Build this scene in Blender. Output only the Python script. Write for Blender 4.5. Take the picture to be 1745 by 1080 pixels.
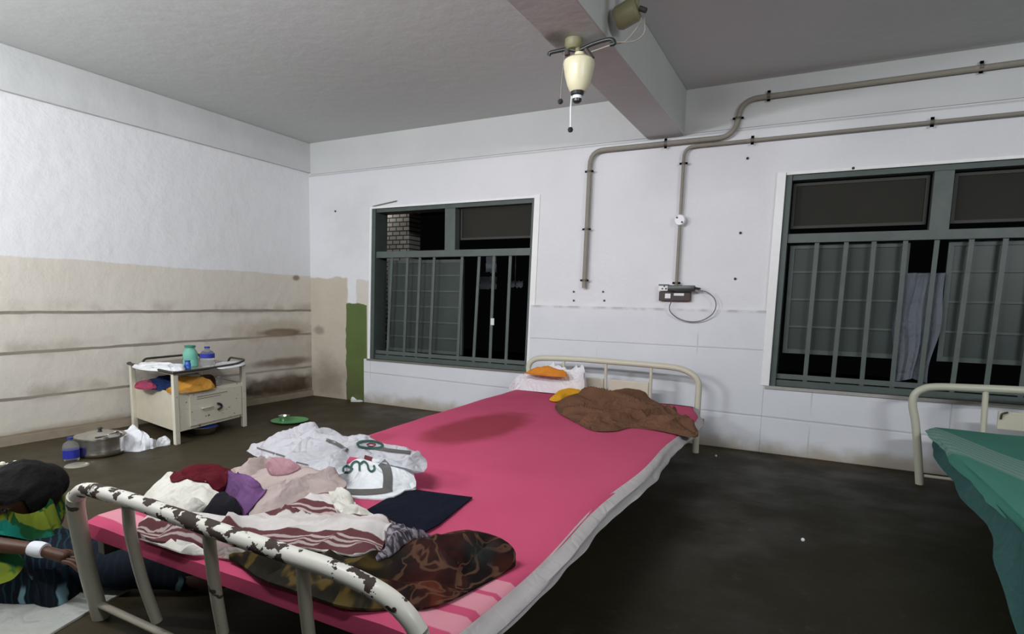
import bpy, bmesh, math, random
from math import sin, cos, pi, sqrt, radians, atan2
from mathutils import Vector as V, Matrix, noise
from mathutils.geometry import delaunay_2d_cdt
from mathutils.bvhtree import BVHTree

S = bpy.context.scene
COL = S.collection
for o in list(bpy.data.objects): bpy.data.objects.remove(o)

# ------------------------------------------------------------------ camera
YAW, PITCH, ROLL, FPX, CYP, CAMZ = 0.47920, 0.11480, 0.02360, 1005.05, 92.7, 1.2
D, L, H = 5.325, 5.576, 3.029          # back wall y, left wall -x, ceiling z
_F = V((-sin(YAW)*cos(PITCH), cos(YAW)*cos(PITCH), -sin(PITCH)))
_r0 = V((cos(YAW), sin(YAW), 0)); _u0 = _r0.cross(_F)
_R = _r0*cos(ROLL)+_u0*sin(ROLL); _U = -_r0*sin(ROLL)+_u0*cos(ROLL)
CAM = V((0, 0, CAMZ))
cd = bpy.data.cameras.new('camera'); co = bpy.data.objects.new('camera', cd); COL.objects.link(co)
cd.sensor_width = 36; cd.lens = FPX/1745*36; cd.shift_y = CYP/1745; cd.clip_start = .02
m3 = Matrix((_R, _U, -_F)).transposed(); co.matrix_world = Matrix.Translation(CAM) @ m3.to_4x4()
S.camera = co

# ------------------------------------------------------------------ world, lamps, exposure
S.view_settings.view_transform = 'Standard'; S.view_settings.look = 'None'
S.view_settings.gamma = 1; S.view_settings.exposure = 0.0; S.view_settings.use_curve_mapping = False
w = bpy.data.worlds.new('night'); S.world = w; w.use_nodes = True
w.node_tree.nodes['Background'].inputs[0].default_value = (.01, .011, .013, 1)
w.node_tree.nodes['Background'].inputs[1].default_value = .12
def area(name, loc, target, sx, sy, power, col):
    l = bpy.data.lights.new(name, 'AREA'); l.shape = 'RECTANGLE'; l.size = sx; l.size_y = sy; l.energy = power; l.color = col
    o = bpy.data.objects.new(name, l); COL.objects.link(o); o.location = loc
    o.rotation_euler = (V(target)-V(loc)).to_track_quat('-Z', 'Y').to_euler(); return o
area('tube_light', (-1.7, 0.5, 2.52), (-2.1, 4.6, 1.75), 1.3, .10, 66, (.955, .98, 1.0))
area('tube_light', (2.5, 0.3, 2.45), (0.8, 4.6, 1.6), 1.3, .10, 66, (.955, .98, 1.0))
area('tube_light', (-3.9, -0.3, 2.25), (-5.2, 3.0, 2.45), 1.3, .10, 100, (.955, .98, 1.0))
pl = bpy.data.lights.new('yard_lamp', 'POINT'); pl.energy = 9; pl.shadow_soft_size = .05; pl.color = (1, .97, .9)
po = bpy.data.objects.new('yard_lamp', pl); COL.objects.link(po); po.location = (-5.6, 6.35, 2.6)

# ------------------------------------------------------------------ rays used to measure places
def ray(px, py): return _F+_R*((px-872.5)/FPX)-_U*((py-540-CYP)/FPX)
def onz(px, py, z=0): d = ray(px, py); return CAM+d*((z-CAMZ)/d.z)
def ony(px, py, y=D): d = ray(px, py); return CAM+d*(y/d.y)
def onx(px, py, x=-L): d = ray(px, py); return CAM+d*(x/d.x)
def onp(px, py, p, n): d = ray(px, py); n = V(n); return CAM+d*((V(p)-CAM).dot(n)/d.dot(n))

# ------------------------------------------------------------------ materials
class NT:
    def __init__(s, name):
        s.m = bpy.data.materials.new(name); s.m.use_nodes = True; s.t = s.m.node_tree
        s.b = s.t.nodes['Principled BSDF']; s.pos = s.t.nodes.new('ShaderNodeNewGeometry').outputs['Position']
        sp = s.t.nodes.new('ShaderNodeSeparateXYZ'); s.t.links.new(s.pos, sp.inputs[0]); s.x, s.y, s.z = sp.outputs
    def set(s, sock, v):
        if hasattr(v, 'is_linked') or hasattr(v, 'links'): s.t.links.new(v, sock)
        elif isinstance(v, (tuple, list)) and len(v) == 3 and sock.type == 'RGBA': sock.default_value = (*v, 1)
        else: sock.default_value = v
    def math(s, op, a, b=0, c=None):
        n = s.t.nodes.new('ShaderNodeMath'); n.operation = op; s.set(n.inputs[0], a); s.set(n.inputs[1], b)
        if c is not None: s.set(n.inputs[2], c)
        return n.outputs[0]
    def add(s, a, b): return s.math('ADD', a, b)
    def sub(s, a, b): return s.math('SUBTRACT', a, b)
    def mul(s, a, b): return s.math('MULTIPLY', a, b)
    def noise(s, scale=5, detail=4, vec=None, rough=.5, dist=0, color=False, sc=(1, 1, 1)):
        n = s.t.nodes.new('ShaderNodeTexNoise'); n.inputs['Scale'].default_value = scale; n.inputs['Detail'].default_value = detail
        n.inputs['Roughness'].default_value = rough; n.inputs['Distortion'].default_value = dist
        mp = s.t.nodes.new('ShaderNodeMapping'); mp.inputs['Scale'].default_value = sc
        s.t.links.new(vec or s.pos, mp.inputs[0]); s.t.links.new(mp.outputs[0], n.inputs['Vector'])
        return n.outputs['Color' if color else 'Fac']
    def step(s, v, a, b, o0=0., o1=1.):
        n = s.t.nodes.new('ShaderNodeMapRange'); n.interpolation_type = 'SMOOTHSTEP'
        s.set(n.inputs[0], v); n.inputs[1].default_value = a; n.inputs[2].default_value = b
        n.inputs[3].default_value = o0; n.inputs[4].default_value = o1; return n.outputs[0]
    def mix(s, f, a, b):
        n = s.t.nodes.new('ShaderNodeMix'); n.data_type = 'RGBA'; s.set(n.inputs[0], f); s.set(n.inputs[6], a); s.set(n.inputs[7], b)
        return n.outputs[2]
    def line(s, v, c, w, soft=.004):      # 1 near v==c
        return s.step(s.math('ABSOLUTE', s.sub(v, c)), w, w+soft, 1., 0.)
    def ell(s, a, b, ca, cb, ra, rb, soft=.5, wob=.5, ns=9):
        da = s.mul(s.sub(a, ca), 1/ra); db = s.mul(s.sub(b, cb), 1/rb)
        r = s.math('SQRT', s.add(s.mul(da, da), s.mul(db, db)))
        r = s.add(r, s.mul(s.sub(s.noise(ns, 4), .5), wob*2))
        return s.step(r, 1-soft, 1+soft*.3, 1., 0.)
    def bump(s, h, strength=.3, dist=.01):
        n = s.t.nodes.new('ShaderNodeBump'); n.inputs['Strength'].default_value = strength; n.inputs['Distance'].default_value = dist
        s.t.links.new(h, n.inputs['Height']); s.t.links.new(n.outputs[0], s.b.inputs['Normal'])
    def out(s, col, rough=.6, metal=0., spec=.5):
        s.set(s.b.inputs['Base Color'], col); s.set(s.b.inputs['Roughness'], rough); s.set(s.b.inputs['Metallic'], metal)
        s.b.inputs['Specular IOR Level'].default_value = spec; return s.m

def simple(name, col, rough=.6, metal=0., var=.12, scale=12, bump=.15, spec=.5):
    t = NT(name); n = t.noise(scale, 4)
    c = t.mix(n, tuple(c*(1-var) for c in col), tuple(min(1, c*(1+var)) for c in col))
    if bump: t.bump(t.noise(scale*6, 3), bump, .004)
    return t.out(c, rough, metal, spec)

M = {}
M['cream_metal'] = simple('cream_enamel', (.58, .55, .44), .42, var=.08)
M['cream_panel'] = simple('cream_panel', (.60, .55, .44), .5, var=.1)
M['dark_metal'] = simple('dark_metal', (.06, .055, .045), .45, .4, var=.4)
M['steel'] = simple('steel', (.62, .61, .58), .22, 1., var=.12, bump=.05)
M['white_plastic'] = simple('white_plastic', (.80, .81, .84), .35, var=.04, bump=.1)
M['black_plastic'] = simple('black_plastic', (.02, .025, .025), .35, var=.2, bump=0)
M['conduit'] = simple('conduit', (.27, .25, .21), .7, var=.15)
M['clip'] = simple('clip', (.28, .26, .22), .5, .3)
M['frame_green'] = simple('frame_green', (.070, .092, .085), .5, var=.25, scale=8)
M['sash_dark'] = simple('dark_sash', (.035, .036, .030), .6, var=.2)
M['bar_green'] = simple('bar_green', (.090, .112, .104), .5, var=.25, scale=10)
M['rail_brown'] = simple('rail_brown', (.05, .04, .035), .6)
M['mattress'] = simple('mattress_ticking', (.30, .28, .26), .9)
M['night_rail'] = simple('rail_metal', (.12, .115, .10), .5, .2)
M['white_strip'] = simple('white_strip', (.86, .86, .86), .3, var=.05, bump=.05)

def chipped(name, base, chip, thr, scale=22, rough=.35, worn=False):
    t = NT(name); n = t.noise(scale, 5, rough=.55, sc=(1, 1, 1.4)); n2 = t.noise(3.2, 1)
    v = t.add(n, t.mul(t.sub(n2, .5), .5)); 
    if worn:
        for xc in (-1.50, -1.20, -2.02): v = t.add(v, t.mul(t.line(t.x, xc, .03, .07), .085))
    f = t.step(v, thr, thr+.012)
    c = t.mix(f, base, chip); t.bump(t.sub(1., f), .5, .004)
    return t.out(c, t.step(f, 0, 1, rough, .8))
M['chipped'] = chipped('chipped_paint', (.78, .76, .68), (.045, .028, .022), .575, worn=True)
M['chip_light'] = chipped('worn_cream', (.53, .52, .42), (.10, .08, .06), .70, 14)
M['chip_stand'] = chipped('worn_cream_stand', (.70, .66, .55), (.16, .12, .08), .70, 25)

def fabric(name, col, var=.15, rough=.92, scale=30, col2=None, wr=.7):
    t = NT(name); n = t.noise(scale/4, 4)
    c = t.mix(n, tuple(c*(1-var) for c in col), col2 or tuple(min(1, c*(1+var)) for c in col))
    r = t.math('ABSOLUTE', t.sub(t.noise(6.5, 2, dist=1.2), .5)); r2 = t.math('ABSOLUTE', t.sub(t.noise(14, 1, dist=1.), .5))
    t.bump(t.add(t.add(r, t.mul(r2, .35)), t.mul(t.noise(scale*8, 2), .015)), wr*.8, .05); return t.out(c, rough, spec=.15)
M['maroon'] = fabric('maroon_cloth', (.085, .006, .012), .3)
M['white_cloth'] = fabric('white_cloth', (.66, .64, .58), .12)
M['beige_cloth'] = fabric('beige_cloth', (.42, .35, .31), .12, col2=(.46, .36, .36))
M['purple'] = fabric('purple_cloth', (.14, .065, .17), .4)
M['navy'] = fabric('navy_cloth', (.003, .005, .014), .4, wr=.3)
t = NT('grey_purple_shawl'); n = t.noise(16, 3, dist=1.5, sc=(1, 3, 1)); c = t.mix(t.step(n, .42, .6), (.06, .05, .07), (.33, .29, .33))
t.bump(n, .8, .03); M['shawl'] = t.out(c, .8, spec=.2)
M['brown_cloth'] = fabric('brown_cloth', (.135, .068, .040), .25, wr=1.)
M['orange'] = fabric('orange_cloth', (.65, .23, .03), .3)
M['yellow'] = fabric('yellow_cloth', (.72, .36, .02), .25)
M['mustard'] = fabric('mustard_cloth', (.55, .27, .05), .25)
M['blue_cloth'] = fabric('navy_blue_cloth', (.015, .03, .10), .3)
M['pink_print'] = fabric('purple_red_cloth', (.14, .07, .20), .3, col2=(.55, .06, .07), scale=40)
M['rose_cloth'] = fabric('rose_cloth', (.36, .20, .23), .3)
M['black_cloth'] = fabric('black_cloth', (.012, .012, .016), .4)
M['poly'] = fabric('white_polythene', (.76, .77, .81), .04, rough=.4, wr=.9)
M['polybody'] = fabric('white_polythene_body', (.66, .68, .70), .05, rough=.4, wr=.8)
M['ink_green'] = simple('green_ink', (.06, .16, .13), .5, bump=0)
M['ink_grey'] = simple('grey_ink', (.20, .20, .19), .5, bump=0)
M['ink_maroon'] = simple('maroon_ink', (.25, .05, .07), .5, bump=0)

# walls -------------------------------------------------------------
def crack(t, v, along, c, slope, a0, w, wob=.02):
    tgt = t.add(t.mul(t.sub(along, a0), slope), c)
    d = t.math('ABSOLUTE', t.add(t.sub(v, tgt), t.mul(t.sub(t.noise(3.5, 3), .5), wob)))
    ww = t.add(t.mul(t.noise(2.3, 3), w*1.5), w*.2)
    return t.step(t.sub(d, ww), 0, .008, 1., 0.)
t = NT('left_wall_paint')
z = t.add(t.z, t.mul(t.sub(t.noise(1.7, 4), .5), .05))
up = t.step(z, 1.465, 1.48)
white = t.mix(t.noise(2.2, 5), (.76, .76, .78), (.84, .84, .86))
cream = t.mix(t.noise(1.6, 5), (.66, .61, .53), (.74, .70, .64))
cream = t.mix(t.step(t.z, .1, 1.2, .35, 0.), cream, (.50, .47, .42))
c = t.mix(up, cream, white)
for zc, sl, wd in ((1.038, .006, .009), (.721, .016, .009), (.363, .0, .008), (.071, .0, .01)):
    c = t.mix(t.mul(crack(t, t.z, t.y, zc, sl, 2.2, wd), .8), c, (.16, .13, .10))
    c = t.mix(t.mul(t.step(t.math('ABSOLUTE', t.sub(t.z, zc+.03)), 0, .11, 1., 0.), t.step(t.noise(4, 5), .4, .75, 0., .7)), c, (.36, .31, .26))
for (cy, cz, ry, rz, colr, k) in ((4.86, .80, .36, .05, (.045, .022, .008), 1.35), (5.0, .79, .16, .035, (.03, .015, .005), 1.2), (4.75, .83, .7, .14, (.40, .30, .20), .5),
        (4.5, 1.05, .5, .03, (.3, .25, .2), .5), (4.9, .45, .55, .06, (.10, .06, .04), 1.0), (4.85, .17, .85, .15, (.07, .045, .025), 1.15), (4.6, .5, 1.1, .35, (.42, .36, .3), .45),
        (5.1, 1.44, .06, .035, (.2, .12, .05), .8), (5.45, .5, .25, .7, (.42, .38, .32), .5), (3.4, .05, 2, .08, (.28, .22, .15), .7)):
    c = t.mix(t.mul(t.ell(t.y, t.z, cy, cz, ry, rz, .6, .42, 6), k), c, colr)
t.bump(t.add(t.noise(7, 6), t.mul(t.noise(60, 3), .15)), .35, .03)
M['wall_left'] = t.out(c, .55, spec=.35)

t = NT('back_wall_paint')
n = t.noise(6, 4)
white = t.mix(t.noise(2.0, 5), (.72, .72, .75), (.80, .80, .83))
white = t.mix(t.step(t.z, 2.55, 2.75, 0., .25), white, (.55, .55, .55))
cream = t.mix(t.noise(2.6, 5), (.50, .44, .36), (.62, .57, .48))
xw = t.add(t.x, t.mul(t.sub(t.noise(5, 4), .5), .10)); zw = t.add(t.z, t.mul(t.sub(t.noise(5, 4), .5), .12))
cm = t.mul(t.step(xw, -5.0, -4.97, 1., 0.), t.step(zw, 1.44, 1.47, 1., 0.))
c = t.mix(cm, white, cream)
c = t.mix(t.mul(t.mul(t.step(xw, -4.86, -4.84), t.step(xw, -4.6, -4.58, 1., 0.)), t.mul(t.step(zw, 1.42, 1.44, 1., 0.), .7)), c, (.6, .54, .45))
green = t.mix(t.noise(5, 4), (.085, .125, .035), (.125, .175, .055))
green = t.mix(t.step(t.z, .0, .5, .6, 0.), green, (.06, .075, .03))
gm = t.mul(t.mul(t.step(xw, -5.005, -4.995), t.step(t.x, -4.69, -4.685, 1., 0.)), t.step(zw, 1.15, 1.16, 1., 0.))
c = t.mix(gm, c, green)
cl = crack(t, t.z, t.x, 2.655, 0, 0, .004, .01)
c = t.mix(t.mul(cl, .45), c, (.3, .3, .3))
c = t.mix(t.mul(t.ell(t.x, t.z, -5.3, .2, .5, .35, .9, .5, 5), .65), c, (.17, .12, .08))
c = t.mix(t.mul(t.ell(t.x, t.z, -5.45, .82, .1, .07, .6, .4, 9), .6), c, (.2, .17, .14))
c = t.mix(t.mul(t.ell(t.x, t.z, -4.9, 2.1, .5, .45, .9, .7, 6), .25), c, (.5, .5, .49))
cr = t.math('ABSOLUTE', t.sub(t.z, t.add(t.mul(t.sub(t.x, -4.5), .12), 2.262)))
c = t.mix(t.mul(t.step(cr, .004, .012, 1., 0.), t.line(t.x, -4.42, .16, .03)), c, (.13, .12, .11))
t.bump(t.add(t.noise(5, 6), t.mul(t.noise(50, 3), .12)), .4, .03)
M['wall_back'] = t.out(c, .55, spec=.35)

t = NT('dado_plaster')
c = t.mix(t.noise(2.5, 5), (.66, .67, .72), (.76, .77, .81))
g = t.math('MAXIMUM', crack(t, t.z, t.x, .30, -.012, 0, .0028, .006), crack(t, t.z, t.x, .86, 0, 0, .001, .006))
gx = t.math('PINGPONG', t.add(t.x, .02), .46)
g = t.math('MAXIMUM', g, t.mul(t.step(gx, .003, .007, 1., 0.), t.step(t.noise(2.4, 2), .5, .6)))
c = t.mix(t.mul(g, .4), c, (.38, .38, .40))
dirt = t.step(t.add(t.z, t.mul(t.sub(t.noise(4, 5), .5), .28)), .0, .16, 1., 0.)
c = t.mix(t.mul(dirt, .75), c, (.33, .27, .17))
c = t.mix(t.mul(t.line(t.z, 1.19, .012, .02), t.step(t.noise(6, 3), .4, .6, 0., .6)), c, (.36, .33, .3))
t.bump(t.add(t.noise(4, 6), t.mul(g, -.5)), .35, .02)
M['dado'] = t.out(c, .4, spec=.4)

t = NT('ceiling_paint')
c = t.mix(t.noise(1.1, 4), (.56, .58, .57), (.62, .63, .625)); t.bump(t.noise(9, 5), .2, .02)
M['ceiling'] = t.out(c, .8)
t = NT('band_paint'); c = t.mix(t.noise(2.5, 5), (.56, .57, .57), (.66, .67, .67)); t.bump(t.noise(5, 5), .35, .03)
M['band'] = t.out(c, .7)
t = NT('beam_paint'); c = t.mix(t.noise(2.5, 5), (.50, .51, .50), (.60, .61, .60))
c = t.mix(t.mul(t.ell(t.x, t.y, -1.40, 3.15, .10, .13, .8, .5, 9), .75), c, (.12, .12, .08))
c = t.mix(t.mul(t.ell(t.x, t.y, -1.12, 3.22, .06, .06, .8, .5, 9), .6), c, (.15, .14, .09))
t.bump(t.noise(5, 5), .3, .02); M['beam'] = t.out(c, .7)

t = NT('floor_cement')
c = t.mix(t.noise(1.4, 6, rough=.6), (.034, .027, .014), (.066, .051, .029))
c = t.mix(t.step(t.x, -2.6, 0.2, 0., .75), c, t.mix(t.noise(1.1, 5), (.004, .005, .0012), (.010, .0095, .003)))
c = t.mix(t.step(t.noise(9, 5, rough=.7), .58, .78, 0., .35), c, (.11, .10, .075))
c = t.mix(t.mul(t.step(t.y, 4.7, 5.3), t.step(t.noise(3, 4), .35, .7, 0., .6)), c, (.075, .045, .022))
t.bump(t.noise(14, 5), .25, .01)
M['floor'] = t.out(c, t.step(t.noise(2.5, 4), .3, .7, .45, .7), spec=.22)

t = NT('sheet_pink')
c = t.mix(t.noise(2.2, 4), (.46, .058, .130), (.53, .082, .165))
wv = t.mul(t.sub(t.noise(4, 2), .5), .03); yy = t.add(t.y, wv)
st = t.line(yy, 1.40, .035, .006)
for yc, wd in ((1.30, .04), (1.18, .035)): st = t.math('MAXIMUM', st, t.line(yy, yc, wd, .006))
c = t.mix(t.mul(st, .7), c, (.68, .33, .38))
c = t.mix(t.mul(t.line(yy, 4.93, .05, .01), t.step(t.x, -1.75, -1.7)), c, (.045, .012, .02))
sp = onz(828, 727, .40)
c = t.mix(t.mul(t.ell(t.x, t.y, sp.x-.03, sp.y-.02, .27, .62, .35, .16, 7), .85), c, (.25, .028, .042))
sp = onz(640, 746, .40)
c = t.mix(t.mul(t.ell(t.x, t.y, sp.x, sp.y, .10, .16, .5, .3, 9), .5), c, (.33, .04, .08))
t.bump(t.add(t.noise(3, 4), t.mul(t.noise(300, 2), .03)), .35, .02)
M['sheet'] = t.out(c, .9, spec=.2)
M['hem'] = fabric('white_hem', (.80, .77, .77), .06, wr=.4)

t = NT('striped_towel')
xr = t.add(t.mul(t.x, .30), t.mul(t.y, -.955))       # stripes run along the heap
wv = t.mul(t.sub(t.noise(5, 3), .5), .05); s_ = t.add(t.math('MODULO', t.add(t.add(xr, wv), 10.1125), .165), 0)
base = t.mix(t.noise(40, 2), (.50, .46, .45), (.62, .59, .57))
st = t.line(s_, .0825, .043, .003)
thin = t.math('MAXIMUM', t.line(s_, .062, .0022, .002), t.math('MAXIMUM', t.line(s_, .075, .0022, .002), t.line(s_, .088, .0022, .002)))
c = t.mix(st, base, (.115, .042, .045)); c = t.mix(t.mul(thin, .8), c, (.5, .42, .40))
c = t.mix(t.mul(t.line(s_, .145, .004, .003), .3), c, (.4, .3, .3))
t.bump(t.noise(250, 2), .3, .002); M['towel'] = t.out(c, .95, spec=.2)

t = NT('floral_blanket')
n = t.noise(4.2, 2, dist=1.2, rough=.5); n2 = t.noise(7, 2, dist=1.6)
c = t.mix(t.step(n, .42, .56), (.006, .003, .003), (.030, .006, .004))
c = t.mix(t.step(n, .56, .64, 0., .7), c, (.10, .020, .010))
c = t.mix(t.mul(t.line(n2, .5, .012, .02), .45), c, (.16, .08, .045))
c = t.mix(t.step(t.noise(4, 2), .55, .7, 0., .85), c, (.016, .019, .018))
olive = t.mix(t.step(n2, .5, .62), (.012, .009, .004), (.085, .055, .012))
c = t.mix(t.step(t.add(t.x, t.mul(t.y, .5)), -.42, -.36, 1., 0.), c, olive)
M['blanket'] = t.out(c, .75, spec=.15)

t = NT('green_sheet')
c = t.mix(t.noise(2, 4), (.13, .42, .33), (.16, .49, .385))
a = t.add(t.mul(t.x, .95), t.mul(t.y, .31))
bd = t.math('ABSOLUTE', t.sub(a, 2.10))
band = t.step(bd, .125, .135, 1., 0.); fine = t.step(t.math('PINGPONG', a, .018), .006, .009)
M_gs = (t, c, a)
c = t.mix(t.mul(band, t.add(t.mul(fine, .35), .4)), c, (.50, .70, .63))
c = t.mix(t.mul(t.step(t.z, .36, .375, 1., 0.), .0), c, (0, 0, 0))
t.bump(t.noise(3, 4), .3, .02); M['green'] = t.out(c, .85, spec=.2)
M['green_under'] = fabric('teal_lining', (.10, .24, .235), .12)

t = NT('window_glass'); n = t.noise(2.5, 4)
c = t.mix(n, (.030, .042, .038), (.060, .075, .070)); M['glass'] = t.out(c, .4, spec=.35)
t = NT('window_glass_brown'); c = t.mix(t.noise(2, 4), (.016, .015, .011), (.030, .028, .022)); M['glass_brown'] = t.out(c, .6, spec=.2)
t = NT('exterior_brick')
br = t.t.nodes.new('ShaderNodeTexBrick'); mp = t.t.nodes.new('ShaderNodeMapping'); mp.inputs['Rotation'].default_value = (radians(90), 0, 0)
t.t.links.new(t.pos, mp.inputs[0]); t.t.links.new(mp.outputs[0], br.inputs['Vector']); br.inputs['Scale'].default_value = 4.2
br.inputs['Color1'].default_value = (.55, .53, .5, 1); br.inputs['Color2'].default_value = (.4, .38, .36, 1); br.inputs['Mortar'].default_value = (.06, .055, .05, 1)
br.inputs['Mortar Size'].default_value = .035
M['brick'] = t.out(br.outputs['Color'], .9)
M['outside'] = simple('yard_ground', (.02, .02, .018), .9)

def clear(name, col, rough=.05, trans=.9):
    t = NT(name); t.b.inputs['Transmission Weight'].default_value = trans; t.b.inputs['IOR'].default_value = 1.2
    return t.out(col, rough)
M['clear'] = clear('clear_plastic', (.9, .93, .95), .1)
M['green_bottle'] = clear('green_plastic', (.25, .62, .50), .2, .35)
M['green_cap'] = simple('green_cap', (.02, .20, .12), .4, bump=0)
M['blue_cap'] = simple('blue_cap', (.02, .04, .25), .4, bump=0)
M['blue_label'] = simple('blue_label', (.02, .03, .30), .4, bump=0)
M['ltblue'] = simple('blue_plastic', (.03, .11, .45), .35, bump=0)
M['green_plate'] = simple('green_plate', (.10, .33, .11), .35, bump=0)
M['cream_glass'] = simple('cream_shade', (.70, .66, .46), .35, var=.08)
M['brown_board'] = simple('brown_board', (.045, .022, .016), .5)
M['olive'] = simple('olive_metal', (.20, .19, .10), .5)
M['paper'] = simple('paper', (.75, .76, .78), .7)
M['skin'] = simple('skin', (.085, .034, .018), .5, var=.12, bump=.1)
t = NT('hair'); c = t.mix(t.noise(60, 3, sc=(1, 1, 6)), (.004, .004, .004), (.012, .011, .011)); t.bump(t.noise(120, 3), .5, .004)
M['hair'] = t.out(c, .75, spec=.2)
t = NT('green_print'); n = t.noise(6, 2, dist=1.2)
c = t.mix(t.step(n, .44, .48), (.02, .13, .045), (.28, .36, .04)); c = t.mix(t.step(t.noise(7, 2), .60, .64), c, (.015, .30, .22))
M['print'] = t.out(c, .85, spec=.2)
t = NT('navy_striped_skirt')
a = t.add(t.mul(t.x, .55), t.add(t.mul(t.y, .83), t.mul(t.sub(t.noise(5, 3), .5), .12)))
f = t.step(t.math('PINGPONG', a, .013), .008, .011)
c = t.mix(t.mul(t.mul(f, .8), t.step(t.x, -2.75, -2.5, 1., .15)), (.002, .005, .012), (.012, .05, .07)); f2 = t.line(t.math('PINGPONG', a, .13), .06, .006, .006)
c = t.mix(t.mul(t.mul(f2, .8), t.step(t.z, .06, .09, 1., 0.)), c, (.22, .38, .45)); M['skirt'] = t.out(c, .8, spec=.2)
M['mat'] = fabric('pale_mat', (.42, .43, .40), .15)
M['flower'] = simple('jasmine', (.75, .72, .60), .8, scale=60)
M['tape'] = simple('white_tape', (.75, .78, .82), .6)
M['pale_cloth'] = fabric('pale_blue_cloth', (.30, .33, .38), .15)

# ------------------------------------------------------------------ object helpers
def mk(name, bm, mat, parent=None, origin=None, smooth=True, mats=None):
    bmesh.ops.recalc_face_normals(bm, faces=bm.faces[:])
    if origin is None:
        if parent is not None: origin = V(parent['_o'])
        else:
            xs = [v.co for v in bm.verts]; n = len(xs)
            origin = V((sum(p.x for p in xs)/n, sum(p.y for p in xs)/n, min(p.z for p in xs)))
    origin = V(origin)
    for v in bm.verts: v.co -= origin
    me = bpy.data.meshes.new(name); bm.to_mesh(me); bm.free()
    for m_ in (mats or [mat]): me.materials.append(m_)
    o = bpy.data.objects.new(name, me); COL.objects.link(o)
    if smooth:
        for p in me.polygons: p.use_smooth = True
        try: me.set_sharp_from_angle(angle=radians(38))
        except Exception: pass
    if parent is not None: o.parent = parent; o['_o'] = tuple(origin)
    else: o.location = origin; o['_o'] = tuple(origin)
    return o
def tag(o, label=None, cat=None, group=None, kind=None):
    if label: o['label'] = label
    if cat: o['category'] = cat
    if group: o['group'] = group
    if kind: o['kind'] = kind
    return o
def thing(name, loc, label, cat, group=None):
    o = bpy.data.objects.new(name, None); COL.objects.link(o); o.location = loc; o.empty_display_size = .05
    o['_o'] = tuple(loc); return tag(o, label, cat, group)
def struct(name, bm, mat, smooth=False): return tag(mk(name, bm, mat, smooth=smooth), kind='structure')

def box(bm, x0, x1, y0, y1, z0, z1, fn=None):
    vs = [bm.verts.new((x, y, z_)) for x in (x0, x1) for y in (y0, y1) for z_ in (z0, z1)]
    for f in ((0, 1, 3, 2), (4, 6, 7, 5), (0, 4, 5, 1), (2, 3, 7, 6), (0, 2, 6, 4), (1, 5, 7, 3)): bm.faces.new([vs[i] for i in f])
    if fn:
        for v in vs: v.co = fn(v.co)
    return bm
def B(*a, **k): return box(bmesh.new(), *a, **k)
def bev(bm, w_=.004, seg=2):
    bmesh.ops.bevel(bm, geom=bm.edges[:], offset=w_, segments=seg, affect='EDGES', profile=.6); return bm
def slab(pts, n, th):   # prism from a planar polygon
    bm = bmesh.new(); n = V(n)
    a = [bm.verts.new(V(p)) for p in pts]; b = [bm.verts.new(V(p)+n*th) for p in pts]
    bm.faces.new(a); bm.faces.new(b[::-1])
    for i in range(len(a)):
        j = (i+1) % len(a); bm.faces.new((a[i], b[i], b[j], a[j]))
    return bm
def cr(pts, sub=6, closed=False):
    pts = [V(p) for p in pts]; n = len(pts); out = []
    rng = range(n) if closed else range(n-1)
    for i in rng:
        p0 = pts[(i-1) % n] if closed or i > 0 else pts[i]*2-pts[i+1]
        p1 = pts[i]; p2 = pts[(i+1) % n]
        p3 = pts[(i+2) % n] if closed or i+2 < n else p2*2-p1
        for k in range(sub):
            t_ = k/sub; out.append(.5*((2*p1)+(p2-p0)*t_+(2*p0-5*p1+4*p2-p3)*t_*t_+(3*p1-p0-3*p2+p3)*t_**3))
    if not closed: out.append(pts[-1])
    return out
def tube(bm, pts, r, seg=12, closed=False, cap=True):
    pts = [V(p) for p in pts]; n = len(pts); rs = r if isinstance(r, (list, tuple)) else [r]*n
    tan = []
    for i in range(n):
        a = pts[(i-1) % n] if (closed or i > 0) else pts[i]; b = pts[(i+1) % n] if (closed or i < n-1) else pts[i]
        tan.append((b-a).normalized())
    up = V((0, 0, 1)) if abs(tan[0].z) < .9 else V((1, 0, 0))
    nrm = (up-tan[0]*up.dot(tan[0])).normalized(); rings = []
    for i in range(n):
        nrm = (nrm-tan[i]*nrm.dot(tan[i])).normalized(); bi = tan[i].cross(nrm)
        rings.append([bm.verts.new(pts[i]+(nrm*cos(2*pi*k/seg)+bi*sin(2*pi*k/seg))*rs[i]) for k in range(seg)])
    for i in range(n if closed else n-1):
        a = rings[i]; b = rings[(i+1) % n]
        for k in range(seg): bm.faces.new((a[k], a[(k+1) % seg], b[(k+1) % seg], b[k]))
    if cap and not closed: bm.faces.new(rings[0][::-1]); bm.faces.new(rings[-1])
    return bm
def T(pts, r, seg=12, **k): return tube(bmesh.new(), pts, r, seg, **k)
def lathe(prof, c=(0, 0, 0), seg=28, axis=None, sx=1, sy=1):
    bm = bmesh.new(); c = V(c); rings = []
    q = V((0, 0, 1)).rotation_difference(V(axis)).to_matrix() if axis else Matrix.Identity(3)
    for r, z_ in prof:
        if r < 1e-5: rings.append([bm.verts.new(c+q @ V((0, 0, z_)))])
        else: rings.append([bm.verts.new(c+q @ V((r*sx*cos(2*pi*k/seg), r*sy*sin(2*pi*k/seg), z_))) for k in range(seg)])
    for a, b in zip(rings[:-1], rings[1:]):
        for k in range(seg):
            f = (a[k % len(a)], a[(k+1) % seg] if len(a) > 1 else None, b[(k+1) % seg] if len(b) > 1 else None, b[k % len(b)])
            vs = []
            for v in f:
                if v is not None and v not in vs: vs.append(v)
            if len(vs) > 2: bm.faces.new(vs)
    return bm
def smooth01(x): x = max(0, min(1, x)); return x*x*(3-2*x)

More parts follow.
